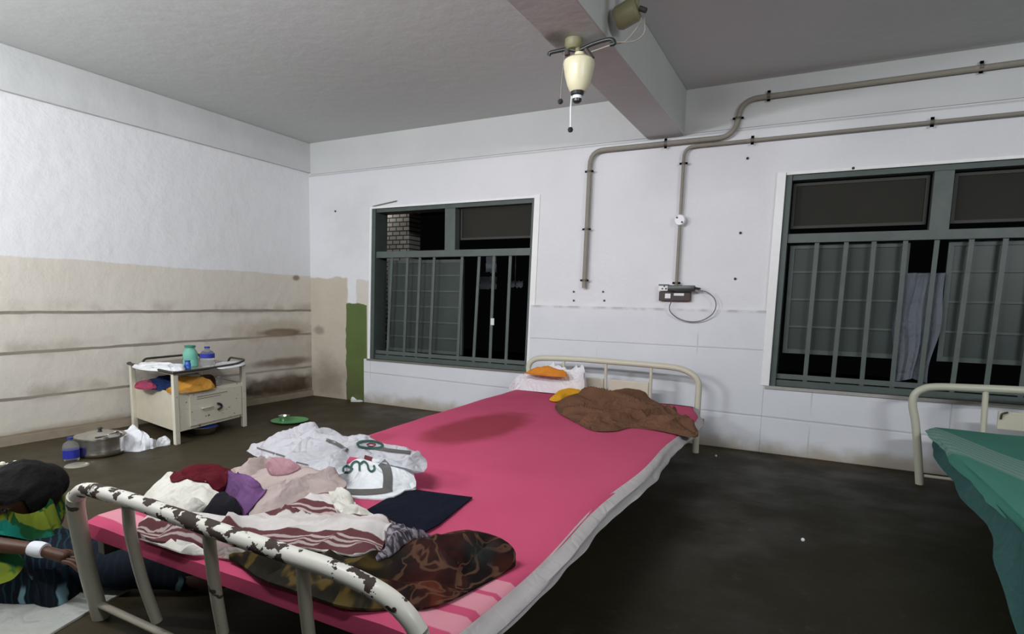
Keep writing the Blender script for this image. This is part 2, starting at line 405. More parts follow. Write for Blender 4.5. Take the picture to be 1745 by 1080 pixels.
LAYERS = []; BEDTOP = .404
def heap(name, outline, mat, parent=None, dome=.02, ramp=.08, fold=.02, fs=9, fdir=0., stretch=2.2, step=.018, base=None, seed=0, sub=3, sharp=True, wave=0., nr=15, rw=.017, ra=1.9, layer=True):
    """crumpled cloth: world-space outline filled with a folded surface; a skirt closes it down to base"""
    W = [ony(*p[:2], p[3]) if len(p) == 4 else onz(*p) for p in outline]; W = cr(W, sub, closed=True) if sub > 1 else W
    
    if base == BEDTOP:
        for q_ in W: q_.y = min(max(q_.y, 1.088), 4.925)
    n = len(W); b2 = [(p.x, p.y) for p in W]; pts = [V(p) for p in b2]
    # resample interior
    xs = [p[0] for p in b2]; ys = [p[1] for p in b2]
    def inside(x, y):
        c_ = False; j = n-1
        for i in range(n):
            if (b2[i][1] > y) != (b2[j][1] > y) and x < (b2[j][0]-b2[i][0])*(y-b2[i][1])/(b2[j][1]-b2[i][1]+1e-12)+b2[i][0]: c_ = not c_
            j = i
        return c_
    def bd(x, y):
        best = 9
        for i in range(n):
            ax, ay = b2[i]; bx, by = b2[(i+1) % n]; dx, dy = bx-ax, by-ay; l2 = dx*dx+dy*dy+1e-12
            t_ = max(0, min(1, ((x-ax)*dx+(y-ay)*dy)/l2)); d = (ax+t_*dx-x)**2+(ay+t_*dy-y)**2
            if d < best: best = d
        return sqrt(best)
    x = min(xs); row = 0
    while x < max(xs):
        y = min(ys)+(row % 2)*step/2
        while y < max(ys):
            if inside(x, y) and bd(x, y) > step*.45: pts.append(V((x, y)))
            y += step
        x += step*.87; row += 1
    res = delaunay_2d_cdt(pts, [(i, (i+1) % n) for i in range(n)], [], 1, 1e-5)
    verts, edges, faces = res[0], res[1], res[2]
    ca, sa = cos(fdir), sin(fdir)
    bm = bmesh.new(); vv = []; lows = []
    rnd = random.Random(seed*13+1); bx0, bx1, by0, by1 = min(xs), max(xs), min(ys), max(ys); size = max(bx1-bx0, by1-by0)
    main = atan2(by1-by0, bx1-bx0)+fdir; rid = []
    for _ in range(nr):
        an = main+rnd.uniform(-.75, .75); ln = size*rnd.uniform(.25, .75)
        rid.append((rnd.uniform(bx0, bx1), rnd.uniform(by0, by1), cos(an), sin(an), ln, rnd.uniform(.6, 1.3)*(1 if rnd.random() < .7 else -.8), rnd.uniform(-.8, .8)/max(ln, .05), rnd.uniform(.6, 1.5)))
    zmin = min(p.z for p in W)
    for p in verts:
        d = bd(p.x, p.y); sw = sz = 0
        for q_ in W:
            w_ = 1/((q_.x-p.x)**2+(q_.y-p.y)**2+1e-6)**1.5; sw += w_; sz += w_*q_.z
        k = smooth01(d/ramp); u_ = (p.x*ca+p.y*sa)/stretch; v_ = -p.x*sa+p.y*ca
        nz = noise.noise(V((u_*fs, v_*fs, seed*7.3)))*.75+noise.noise(V((u_*fs*2.3, v_*fs*2.3, seed+3)))*.4
        if sharp: nz = .55-abs(nz)*2.1
        hr = 0
        for (rx_, ry_, cx_, cy_, ln, am, cv, wf) in rid:
            dx, dy = p.x-rx_, p.y-ry_; al_ = dx*cx_+dy*cy_; pe = -dx*cy_+dy*cx_-cv*al_*al_
            if abs(al_) < ln: hr += am*math.exp(-abs(pe)/(rw*wf))*(1-(al_/ln)**2)
        hr = 1.15*math.tanh(hr/1.15)
        z_ = sz/sw+dome*k+fold*.55*nz*smooth01(d/(ramp*.7))+fold*ra*hr*smooth01(d/(ramp*.45))
        if wave: z_ += wave*noise.noise(V((p.x*14, p.y*14, seed)))*.5
        if base is not None:
            lo = base
            for tr in LAYERS:
                h = tr.ray_cast(V((p.x, p.y, 2)), V((0, 0, -1)))
                if h[0] is not None and h[0].z+.0025 > lo and h[0].z < base+.13: lo = h[0].z+.0025
            lows.append(lo); z_ = max(z_, lo+.005)
        vv.append(bm.verts.new((p.x, p.y, z_)))
    for f in faces:
        try: bm.faces.new([vv[i] for i in f])
        except Exception: pass
    if base is not None:
        be = [(e.verts[0], e.verts[1]) for e in bm.edges if len(e.link_faces) == 1]
        bot = {v: bm.verts.new((v.co.x, v.co.y, lo)) for v, lo in zip(vv, lows)}
        for f in [f for f in bm.faces]: bm.faces.new([bot[v] for v in f.verts][::-1])
        for a_, b_ in be: bm.faces.new((a_, b_, bot[b_], bot[a_]))
        for v in [v for v in bm.verts if not v.link_faces]: bm.verts.remove(v)
        if layer: LAYERS.append(BVHTree.FromBMesh(bm))
    else:
        for v in [v for v in bm.verts if not v.link_faces]: bm.verts.remove(v)
        bmesh.ops.solidify(bm, geom=bm.faces[:]+bm.edges[:]+bm.verts[:], thickness=.004)
    return mk(name, bm, mat, parent)

def on_surface(objs, strokes_px, width, lift, name, mat, parent, thick=.0015):
    """ribbon printed on a surface: strokes are measured, laid on the mesh below them"""
    dg = bpy.context.evaluated_depsgraph_get(); bm = bmesh.new()
    trees = []
    for o in objs:
        vs = [v.co+V(o['_o']) for v in o.data.vertices]; trees.append(BVHTree.FromPolygons(vs, [tuple(p.vertices) for p in o.data.polygons]))
    def hit(px, py):
        d = ray(px, py).normalized(); best = None
        for tr in trees:
            h = tr.ray_cast(CAM, d)
            if h[0] is not None and (best is None or h[3] < best[3]): best = h
        return best
    for st in strokes_px:
        w_ = width
        if isinstance(st, dict): w_ = st['w']; st = st['p']
        sp_ = cr([(x, y, 0) for x, y in st], 5); prev = None
        for i, p in enumerate(sp_):
            q_ = sp_[min(i+1, len(sp_)-1)]-sp_[max(i-1, 0)]; q_ = V((-q_.y, q_.x, 0))
            if q_.length < 1e-6: continue
            q_.normalize(); row = []
            for s in (-1, 0, 1):
                h = hit(p.x+q_.x*s*w_/2, p.y+q_.y*s*w_/2)
                if h is None: row = None; break
                nn = h[1] if h[1].dot(ray(p.x, p.y)) < 0 else -h[1]
                row.append(h[0]+nn*lift-ray(p.x, p.y)*.0)
            if row is None: prev = None; continue
            cur = [bm.verts.new(r_) for r_ in row]
            if prev and (prev[1].co-cur[1].co).length < .12:
                for k in range(2): bm.faces.new((prev[k], prev[k+1], cur[k+1], cur[k]))
            prev = cur
    for v in [v for v in bm.verts if not v.link_faces]: bm.verts.remove(v)
    if not bm.faces: bm.free(); return None
    bmesh.ops.solidify(bm, geom=bm.faces[:]+bm.edges[:]+bm.verts[:], thickness=-thick)
    return mk(name, bm, mat, parent)

# ================================================================== room shell
XR, YN = 4.6, -2.6
struct('floor', B(-L-.2, XR+.2, YN-.2, D+.25, -.1, 0), M['floor'])
struct('ceiling', B(-L-.2, XR+.2, YN-.2, D+.25, H, H+.12), M['ceiling'])
struct('wall_left', B(-L-.2, -L, YN, D, 0, H), M['wall_left'])
struct('wall_right', B(XR, XR+.2, YN, D, 0, H), M['ceiling'])
struct('wall_near', B(-L, XR, YN-.2, YN, 0, H), M['ceiling'])
# back wall with two openings (window jambs lean a little, as built)
W1 = dict(x0=-4.64, x1=-2.60, z0=.52, z1=2.225, sh=.04); W2 = dict(x0=-.345, x1=1.95, z0=.57, z1=2.27, sh=.012)
def shear(wd):
    return lambda c: V((c.x+wd['sh']*(c.z-wd['z0'])/(wd['z1']-wd['z0'])*1.0, c.y, c.z))
bm = bmesh.new(); f1, f2 = shear(W1), shear(W2)
def wq(pts):
    bmw = slab([(x, D, z_) for x, z_ in pts], (0, 1, 0), .22); me_ = bpy.data.meshes.new('t'); bmw.to_mesh(me_); bmw.free(); bm.from_mesh(me_); bpy.data.meshes.remove(me_)
def cx(wd, k, top): return wd[k]+(wd['sh'] if top else 0)
wq([(-L-.2, 0), (XR, 0), (XR, .52), (-L-.2, .52)])
wq([(-L-.2, 2.27), (XR, 2.27), (XR, H), (-L-.2, H)])
wq([(-L-.2, 2.225), (cx(W2, 'x0', 1), 2.225), (cx(W2, 'x0', 1), 2.27), (-L-.2, 2.27)])
wq([(-L-.2, .52), (W1['x0'], .52), (cx(W1, 'x0', 1), 2.225), (-L-.2, 2.225)])
wq([(W1['x1'], .52), (W2['x0'], .52), (cx(W2, 'x0', 1), 2.225), (cx(W1, 'x1', 1), 2.225)])
wq([(W2['x0'], .52), (XR, .52), (XR, .57), (W2['x0'], .57)])
wq([(W2['x1'], .57), (XR, .57), (XR, 2.27), (cx(W2, 'x1', 1), 2.27)])
struct('wall_back', bm, M['wall_back'])
# plaster bands, dado, ledges
struct('trim_1', bev(B(-L, -L+.045, YN, D, 2.69, H), .01), M['band'])
struct('trim_2', B(-L+.045, XR, D-.018, D, 2.67, H), M['band'])
bm = B(-4.72, -2.565, D-.022, D, 0, .515); struct('trim_3', bev(bm, .006), M['dado'])
bm = B(-2.565, -.385, D-.022, D, 0, 1.19); struct('trim_4', bev(bm, .006), M['dado'])
bm = B(-.385, XR, D-.022, D, 0, .565); struct('trim_5', bev(bm, .006), M['dado'])
struct('baseboard_left', B(-L, -L+.02, YN, D, 0, .065), simple('skirting_cement', (.30, .25, .19), .8, var=.25))
# ceiling beam
struct('trim_6', bev(B(-1.47, -1.15, YN, D-.018, 2.655, H), .012), M['beam'])

# ------------------------------------------------------------------ windows
def window(idx, wd, mull, bars, sash, tops):
    """frame, transom, grill bars, sashes and panes of one opening"""
    x0, x1, z0, z1 = wd['x0'], wd['x1'], wd['z0'], wd['z1']; fn = shear(wd)
    root = bpy.data.objects.new('window_%d' % idx, None); COL.objects.link(root); root.location = (x0, D, z0); root['_o'] = (x0, D, z0)
    root['kind'] = 'structure'; zt = 1.715 if idx == 1 else 1.775
    bm = bmesh.new()
    for a in ((x0, x0+.045, D+.004, D+.215, z0, z1), (x1-.03, x1, D+.004, D+.215, z0, z1), (x0+.045, x1-.03, D+.02, D+.215, z1-.04, z1), (x0+.045, x1-.03, D+.03, D+.215, z0, z0+.05)):
        box(bm, *a, fn=fn)
    mk('window_frame', bm, M['frame_green'], root, smooth=False)
    bm = bmesh.new(); box(bm, x0+.045, x1-.03, D+.03, D+.09, zt-.035, zt+.035, fn=fn); mk('transom', bm, M['bar_green'], root, smooth=False)
    for m_ in mull: mk('mullion', B(m_[0], m_[1], D+.03, D+.12, m_[2], m_[3]), M['bar_green'], root, smooth=False)
    for (xb, xt) in bars:
        w_ = .032
        bm = slab([(xb-w_/2, D+.05, z0+.03), (xb+w_/2, D+.05, z0+.03), (xt+w_/2, D+.05, zt-.03), (xt-w_/2, D+.05, zt-.03)], (0, 1, 0), .012)
        mk('grill_bar', bm, M['bar_green'], root, smooth=False)
    mk('grill_rail', B(x0+.045, x1-.03, D+.045, D+.065, z0+.06, z0+.10), M['bar_green'], root, smooth=False)
    for (a, b, c_, d_, rows, y) in sash:
        s = mk('sash', bm_frame(a, b, c_, d_, y, .035, rows), M['frame_green'], root, smooth=False)
        mk('pane', B(a+.02, b-.02, y+.012, y+.018, c_+.02, d_-.02), M['glass'], s, smooth=False)
    for (a, b, c_, d_, y) in tops:
        s = mk('top_sash', bm_frame(a, b, c_, d_, y, .022, 0), M['sash_dark'], root, smooth=False)
        mk('pane', B(a+.02, b-.02, y+.012, y+.018, c_+.02, d_-.02), M['glass_brown'], s, smooth=False)
    return root
def bm_frame(a, b, c_, d_, y, w_, rows):
    bm = bmesh.new(); box(bm, a, a+w_, y, y+.03, c_, d_); box(bm, b-w_, b, y, y+.03, c_, d_)
    box(bm, a+w_, b-w_, y, y+.03, c_, c_+w_); box(bm, a+w_, b-w_, y, y+.03, d_-w_, d_)
    for k in range(1, rows):
        z_ = c_+(d_-c_)*k/rows; box(bm, a+w_, b-w_, y, y+.022, z_-.008, z_+.008)
    return bm
b1 = [(-4.43, -4.36), (-4.19, -4.14), (-4.02, -3.97), (-3.83, -3.78), (-3.463, -3.42), (-3.262, -3.21), (-3.06, -3.034), (-2.87, -2.843)]
window(1, W1, [(-3.63, -3.50, 1.75, 2.22)], b1, [(-4.50, -3.47, .62, 1.66, 6, D+.15)], [(-3.49, -2.60, 1.86, 2.20, D+.12)])
b2 = [(-.083, -.074), (.118, .131), (.319, .317), (.522, .52), (.70, .715), (.90, .921), (1.10, 1.115), (1.30, 1.31), (1.5, 1.51), (1.7, 1.71)]
window(2, W2, [(.655, .775, 1.81, 2.27)], b2, [(-.27, .56, .84, 1.735, 4, D+.13), (.80, 1.88, .84, 1.735, 4, D+.13)],
       [(-.28, .64, 1.86, 2.22, D+.11), (.79, 1.90, 1.86, 2.22, D+.11)])
for n_, (wd, a, b) in enumerate(((W1, .0, 0), (W2, 0, 0))):
    fn = shear(wd); z0, z1 = wd['z0'], wd['z1']
    if n_ == 0:
        struct('trim_7', B(wd['x1'], wd['x1']+.06, D-.012, D+.01, z0, z1+.03, fn=fn), M['white_strip'])
        struct('trim_8', B(wd['x0']-.03, wd['x0'], D-.008, D+.01, z0, z1+.02, fn=fn), M['white_strip'])
        struct('trim_9', B(wd['x0'], wd['x1'], D-.01, D+.015, z1, z1+.022, fn=fn), M['white_strip'])
        struct('trim_10', B(wd['x0']-.03, wd['x1']+.03, D-.03, D+.05, z0-.02, z0), simple('sill_grey', (.18, .17, .15), .6))
    else:
        struct('trim_11', bev(B(wd['x0']-.065, wd['x0'], D-.03, D+.01, z0+.0, z1+.02, fn=fn), .004), M['white_strip'])
        struct('trim_12', B(wd['x0'], wd['x1'], D-.01, D+.015, z1, z1+.022, fn=fn), M['white_strip'])
        struct('trim_13', B(wd['x0']-.03, wd['x1']+.03, D-.035, D+.05, z0-.025, z0), simple('sill_pale', (.36, .35, .33), .6))
# night outside
tag(mk('exterior_wall', B(-7.6, -5.02, 6.55, 6.8, -.1, 2.55), M['brick'], smooth=False), 'pale brick wall outside seen through the upper left light of the left window', 'wall', kind='structure')
tag(mk('exterior_roof_slab', B(-7.6, -2.0, 5.55, 9, 2.75, 2.9), M['outside'], smooth=False), 'dark roof slab outside above the left window', 'roof', kind='structure')
tag(mk('exterior_ground', B(-12, 10, 5.55, 14, -.2, -.1), M['outside'], smooth=False), 'dark yard ground outside the windows', 'ground', kind='structure')

def yard_scrap(px, py, w_, h_, seed, mat, label):
    c_ = ony(px, py, 6.68); bm = bmesh.new(); rows = []
    for i in range(9):
        rows.append([bm.verts.new((c_.x+(j/8-.5)*w_*(1-.25*abs(noise.noise(V((i*.6, seed, 0))))), c_.y+.006*noise.noise(V((j*.7, i*.4, seed))), c_.z-(i/8-.5)*h_+.03*noise.noise(V((j*.9, seed, 2))))) for j in range(9)])
    for a, b in zip(rows[:-1], rows[1:]):
        for j in range(8): bm.faces.new((a[j], a[j+1], b[j+1], b[j]))
    bmesh.ops.solidify(bm, geom=bm.faces[:]+bm.edges[:]+bm.verts[:], thickness=.004)
    tag(mk('hanging_garment', bm, mat), label, 'cloth')
    return c_
g1 = yard_scrap(837, 446, .16, .26, 1, M['pale_cloth'], 'pale blue garment hanging highest in the dark yard beyond the left window')
g2 = yard_scrap(832, 482, .26, .16, 2, M['pale_cloth'], 'pale garment hanging below the pale blue one in the dark yard')
g3 = yard_scrap(878, 484, .22, .08, 3, M['pale_cloth'], 'small pale garment hanging at the right in the dark yard beyond the left window')
bm = bmesh.new(); zl = g1.z+.11; tube(bm, [V((-5.10, 6.68, zl)), V((g1.x, 6.68, zl)), V((g1.x+1.6, 6.68, zl))], .008, 6)
tube(bm, [V((g2.x+.06, 6.68, zl)), V((g2.x+.06, 6.68, g2.z-.02))], .009, 6); tube(bm, [V((g3.x, 6.68, zl)), V((g3.x, 6.68, g3.z-.02))], .009, 6)
tag(mk('washing_line', bm, M['dark_metal']), 'thin washing line in the dark yard beyond the left window', 'washing line')

# pale cloth hanging in the right window, tag tied to a bar
bm = bmesh.new(); rows = []
ctl = [(452, .16), (500, .18), (560, .17), (610, .19), (645, .14)]
for i in range(24):
    f = i/23; z_ = 1.50-f*.80; r_ = []
    for j in range(21):
        g = j/20; wdt = .135+.015*sin(f*5); x = .655-.02*f+(g-.5)*2*wdt+.01*sin(f*9+g*3)
        r_.append(bm.verts.new((x, D+.10+.014*sin(g*17+f*1.5)+.006*sin(g*41), z_-.03*abs(sin(g*3.5+1))*(f > .95))))
    rows.append(r_)
for a, b in zip(rows[:-1], rows[1:]):
    for j in range(20): bm.faces.new((a[j], a[j+1], b[j+1], b[j]))
bmesh.ops.solidify(bm, geom=bm.faces[:]+bm.edges[:]+bm.verts[:], thickness=.003)
tag(mk('hanging_cloth', bm, M['pale_cloth']), 'pale blue cloth hanging behind the bars of the right window', 'cloth')
p = ony(839, 548, D+.045)
tag(mk('paper_tag', B(p.x-.02, p.x+.02, p.y, p.y+.004, p.z-.035, p.z+.035), M['paper'], smooth=False), 'small white paper tag stuck on a bar of the left window', 'tag')

# ------------------------------------------------------------------ conduits, clips, box, board
def P(px, py, off=.02): v = ony(px, py, D-off); return v
def conduit(path, r, label, clips):
    pts = []
    root = thing('wall_conduit', path[0], label, 'pipe', 'electrical conduits on the back wall')
    mk('pipe', T(path, r, 12), M['conduit'], root)
    for (c_, ax) in clips:
        bm = bmesh.new(); c_ = V(c_); w_ = .03
        n = 14; ring = [c_+(V((cos(a), 0, 0)) if ax == 'v' else V((0, 0, cos(a))))*(r+.003)+V((0, -sin(a)*(r+.003), 0)) for a in [pi*k/n for k in range(n+1)]]
        ex = V((w_*.6, 0, 0)) if ax == 'v' else V((0, 0, w_*.6))
        ring = [ring[0]+ex]+ring+[ring[-1]-ex]
        al = V((0, 0, .009)) if ax == 'v' else V((.012, 0, 0)); prev = None
        for q_ in ring:
            cur = (bm.verts.new(q_+al), bm.verts.new(q_-al))
            if prev: bm.faces.new((prev[0], cur[0], cur[1], prev[1]))
            prev = cur
        bmesh.ops.solidify(bm, geom=bm.faces[:]+bm.edges[:]+bm.verts[:], thickness=.003)
        mk('saddle_clip', bm, M['clip'], root)
    return root
yA, yB = D-.05, D-.045
def rounded(pts, r, n=6):
    out = [V(pts[0])]
    for i in range(1, len(pts)-1):
        a, b, c_ = V(pts[i-1]), V(pts[i]), V(pts[i+1]); d1 = (a-b).normalized(); d2 = (c_-b).normalized()
        rr = min(r, (a-b).length*.45, (c_-b).length*.45)
        for k in range(n+1):
            t_ = k/n; out.append((b+d1*rr)*(1-t_)**2+b*2*t_*(1-t_)+(b+d2*rr)*t_**2)
    out.append(V(pts[-1])); return out
pA = rounded([(-1.998, yA, 1.36), (-1.985, yA, 2.60), (-.74, yA, 2.60), (-.70, yA, 2.88), (3.5, yA, 2.90)], .13)
conduit(pA, .021, 'thick grey conduit rising beside the left window, turning right and stepping up near the ceiling',
        [((-1.998, yA, 1.43), 'v'), ((-1.995, yA, 1.90), 'v'), ((-1.99, yA, 2.42), 'v'), ((-.50, yA, 2.885), 'h'), ((-.72, yA, 2.74), 'v'), ((.85, yA, 2.893), 'h'), ((-1.3, yA, 2.6), 'h')])
pB = rounded([(-1.145, yB, 1.385), (-1.14, yB, 2.555), (3.5, yB, 2.565)], .09)
conduit(pB, .014, 'thinner grey conduit rising from the brown switchboard and turning right below the thick one',
        [((-1.145, yB, 1.41), 'v'), ((-1.14, yB, 2.42), 'v'), ((.60, yB, 2.56), 'h'), ((-.60, yB, 2.557), 'h'), ((1.9, yB, 2.56), 'h')])
r_ = thing('junction_box', (-1.14, D-.02, 1.94), 'round white junction box halfway up the thinner conduit', 'junction box')
mk('box_body', lathe([(0, 0), (.042, 0), (.046, .01), (.046, .055), (.04, .062), (0, .062)], (-1.14, D-.02, 1.945), 20, (0, -1, 0)), M['white_plastic'], r_)
for s in (-1, 1): mk('screw', lathe([(0, 0), (.008, 0), (.008, .006), (0, .008)], (-1.14+s*.022, D-.082, 1.945-s*.02), 10, (0, -1, 0)), M['dark_metal'], r_)
# switchboard
r_ = thing('switchboard', (-1.155, D, 1.25), 'dark brown switchboard with white switch and socket below the thinner conduit', 'switchboard')
mk('board', bev(B(-1.29, -1.02, D-.055, D-.0, 1.255, 1.335), .004), M['brown_board'], r_, smooth=False)
mk('socket_block', bev(B(-1.295, -1.195, D-.06, D-.0, 1.34, 1.395), .004), M['white_plastic'], r_, smooth=False)
for k in range(3):
    a = pi/2+2*pi*k/3; mk('socket_hole', lathe([(0, 0), (.0075, 0), (.0075, .002), (0, .002)], (-1.245+.018*cos(a), D-.061, 1.367+.014*sin(a)), 10, (0, -1, 0)), M['black_plastic'], r_)
mk('socket_top', bev(B(-1.295, -1.2, D-.064, D-.06, 1.386, 1.398), .001), M['black_plastic'], r_, smooth=False)
mk('switch', bev(B(-1.235, -1.185, D-.066, D-.054, 1.275, 1.318), .003), M['white_plastic'], r_, smooth=False)
mk('socket_cover', bev(B(-1.16, -1.07, D-.063, D-.054, 1.299, 1.322), .006), M['white_plastic'], r_, smooth=False)
# charger plug and its looping cable
r_ = thing('power_adapter', (-1.08, D-.09, 1.34), 'black plug adapter on the switchboard with a thin cable looping below it', 'charger')
mk('adapter_body', bev(B(-1.205, -.975, D-.115, D-.064, 1.338, 1.388), .008), M['black_plastic'], r_)
mk('strain_relief', T([(-.975, D-.09, 1.365), (-.93, D-.09, 1.362)], [.012, .006]), M['black_plastic'], r_)
loop = [(1190, 494), (1205, 498), (1217, 508), (1220, 522), (1213, 536), (1196, 546), (1176, 548), (1157, 543), (1143, 532), (1141, 522), (1145, 512)]
lp = [V((-.93, D-.09, 1.362))]+[ony(px, py, D-.06 if 4 < i < 8 else D-.075) for i, (px, py) in enumerate(loop)]
mk('cable', T(cr(lp, 6), .0045, 8), simple('cable_grey', (.14, .13, .14), .5, bump=0), r_)
# nails left in the plaster
for (px, py, lab) in ((1274, 270, 'dark nail stub under the thin conduit, highest of three above the switchboard'), (1262, 397, 'dark nail stub left of the right window, level with its transom'),
        (1253, 475, 'dark nail stub right of the switchboard, lowest of three'), (572, 360, 'dark nail stub left of the left window head'), (1454, 287, 'dark nail stub just above the right window head')):
    c_ = ony(px, py, D)
    tag(mk('wall_nail', lathe([(0, 0), (.010, 0), (.011, .010), (.006, .016), (0, .018)], c_, 8, (0, -1, 0)), M['dark_metal']), lab, 'nail')
for (px, py, lab) in ((978, 497, 'upper left'), (1028, 497, 'upper right'), (978, 512, 'lower left'), (1030, 512, 'lower right')):
    c_ = ony(px, py, D)
    tag(mk('wall_screw', lathe([(0, 0), (.010, 0), (.010, .008), (0, .010)], c_, 8, (0, -1, 0)), M['dark_metal']),
        'small dark screw below the end of the thick conduit, %s of the four' % lab, 'screw', 'four screws below the thick conduit')

# ------------------------------------------------------------------ ceiling fan stub under the beam
fx, fy = -1.295, 3.2
root = thing('ceiling_fan', (fx, fy, 2.655), 'bladeless ceiling fan stub with cream cup and black bracket under the beam', 'ceiling fan')
mk('down_rod', T([(fx-.01, fy, 2.655), (fx, fy, 2.545)], .016), M['olive'], root)
mk('mount_plate', lathe([(0, 0), (.05, 0), (.05, -.03), (.035, -.05), (0, -.055)], (fx-.03, fy, 2.655)), M['olive'], root)
br_ = [(935, 95), (938, 90), (950, 87), (967, 84), (985, 86), (1005, 77), (1025, 70), (1042, 67), (1047, 74), (1040, 76)]
mk('bracket', T(cr([ony(*p_, fy) for p_ in br_], 4), .011, 10), M['black_plastic'], root)
mk('bracket_clamp', T([ony(966, 80, fy), ony(967, 94, fy)], .015, 10), M['rail_brown'], root)
mk('bracket_clamp', T([ony(998, 84, fy), ony(1010, 100, fy)], .012, 10), M['rail_brown'], root)
mk('motor_cup', lathe([(0, .14), (.026, .14), (.03, .12), (.03, .112), (.07, .108), (.084, .096), (.087, .08), (.082, .05), (.074, .01), (.062, -.03), (.050, -.056), (.042, -.066), (0, -.066)], (fx+.005, fy, 2.44), 30), M['cream_glass'], root)
mk('cup_collar', lathe([(0, 0), (.036, 0), (.036, -.018), (.028, -.024), (0, -.024)], (fx, fy, 2.378), 20), M['black_plastic'], root)
mk('cup_band', lathe([(0, 0), (.027, 0), (.027, -.016), (0, -.016)], (fx, fy, 2.354), 20), M['white_plastic'], root)
mk('cup_knob', lathe([(0, 0), (.026, 0), (.024, -.014), (.014, -.022), (0, -.023)], (fx, fy, 2.338), 20), M['black_plastic'], root)
a = ony(975, 150, fy); b = ony(972, 218, fy); mk('pull_string', T([a, (a+b)/2+V((-.004, 0, 0)), b], .004, 8), M['white_plastic'], root)
a = ony(1008, 86, fy)
mk('wire', T(cr([ony(1008, 88, fy), ony(1040, 77, fy), ony(1065, 70, 3.24), ony(1082, 52, 3.26), ony(1096, 32, 3.26)], 6), .004, 8), M['clip'], root)
mk('wire', T(cr([ony(1045, 72, fy), ony(1080, 70, 3.24), ony(1098, 55, 3.26), ony(1098, 30, 3.26)], 6), .004, 8), M['clip'], root)
def ball(c_, r): return lathe([(0, -r), (r*.7, -r*.7), (r, 0), (r*.7, r*.7), (0, r)], c_, 14)
mk('pull_knob', ball(ony(972, 221, fy), .016), M['black_plastic'], root)
a = ony(955, 173, fy); mk('wire_end', ball(a, .016), M['black_plastic'], root)
mk('pull_string', T(cr([ony(962, 100, fy)+V((0, 0, .05)), ony(957, 140, fy), a], 5), .0025, 8), M['clip'], root)
c_ = ony(1082, 16, 3.26); root = thing('ceiling_rose', (c_.x, c_.y, c_.z), 'olive wiring rose on the right face of the beam above the fan', 'ceiling rose')
mk('rose_body', lathe([(0, -.11), (.05, -.11), (.062, -.09), (.062, 0), (.05, .015), (0, .02)], (-1.005, c_.y, c_.z), 22, (1, 0, .35)), M['olive'], root)
mk('stem', T([(-1.0, c_.y, c_.z), (-.99, c_.y, H)], .014), M['olive'], root)
mk('terminal', T([ony(1090, 14, 3.26), ony(1101, 18, 3.26)], .014), M['rail_brown'], root)

# ================================================================== bed with pink sheet
ZT = .40
bed = thing('hospital_bed', (-1.55, 3.0, 0), 'white iron hospital bed with chipped footboard under a pink sheet', 'bed', 'iron hospital beds')
FP, FN = (0, 1.146, 0), (0, 1, .24)          # footboard leans slightly inwards at the top
def fb(px, py): return onp(px, py, FP, FN)
post = [fb(*p_) for p_ in ((172, 1052), (163, 1020), (153, 985), (143, 940), (134, 895), (129, 862), (130, 845))]
post[0].z = 0.0
rail = [fb(*p_) for p_ in ((130, 845), (140, 836), (158, 835), (185, 842), (240, 858), (300, 879), (400, 914), (500, 947), (560, 967), (615, 991), (660, 1017), (692, 1046), (714, 1078))]
e = rail[-1]; n_end = [V((e.x+.02, e.y+.015, e.z-.10)), V((e.x+.035, 1.125, .12)), V((e.x+.035, 1.146, 0))]
fbo = mk('footboard_arch', T(cr(rail, 5), .0235, 14, cap=False), M['chipped'], bed)
mk('leg', T(cr(post, 5), [.028]*31, 14), M['chip_light'], bed)
mk('leg', T(cr([e]+n_end, 5), .0235, 14), M['chip_light'], bed)
for sp_ in (((218, 862), (222, 905), (236, 965), (250, 1010), (268, 1058)), ((355, 902), (360, 950), (368, 1010), (380, 1078)), ((516, 958), (518, 1000), (524, 1060), (530, 1110))):
    mk('spindle', T(cr([fb(*p_) for p_ in sp_], 5), .0175, 12), M['chip_light'], bed)
a = fb(165, 1027); b = fb(300, 1083); dr = (b-a); end = a+dr*((n_end[1].x-a.x)/dr.x); end.z = (a.z+b.z)/2-.01; b.z = a.z-.005; 
mk('cross_bar', T([a, (a*.5+end*.5), end], .013, 10), M['cream_panel'], bed)
# headboard
HY = 4.985
def hb(px, py): return ony(px, py, HY)
hl = hb(902, 640); hr = hb(1190, 672); hr0 = onz(1185, 772)
arch = [V((hl.x-.01, HY, 0)), V((hl.x-.01, HY, .35)), hl]+[hb(*p_) for p_ in ((901, 624), (908, 614), (926, 610), (985, 612), (1050, 617), (1120, 623), (1158, 628), (1180, 638), (1190, 652))]+[hr, V((hr.x, HY, .3)), V((hr.x+.005, HY, 0))]
mk('headboard_arch', T(cr(arch, 5), .026, 14), M['cream_metal'], bed)
for px, top in ((961, 612), (1033, 616), (1110, 622)):
    a = hb(px, top); mk('spindle', T([a, V((a.x+.005, HY, .30))], .014, 10), M['cream_metal'], bed)
a = hb(961, 640); b = hb(1033, 637); c_ = hb(1108, 642)
mk('head_panel', bev(B(a.x, b.x-.02, HY-.012, HY+.012, .42, .555), .006), M['cream_panel'], bed, smooth=False)
mk('head_panel', bev(B(b.x+.03, c_.x-.01, HY-.012, HY+.012, .42, .555), .006), M['cream_panel'], bed, smooth=False)
mk('side_rail', bev(B(-.83, -.79, 1.15, HY-.03, .25, .30), .004), M['night_rail'], bed, smooth=False)
mk('side_rail', bev(B(-2.30, -2.26, 1.15, HY-.03, .25, .30), .004), M['night_rail'], bed, smooth=False)
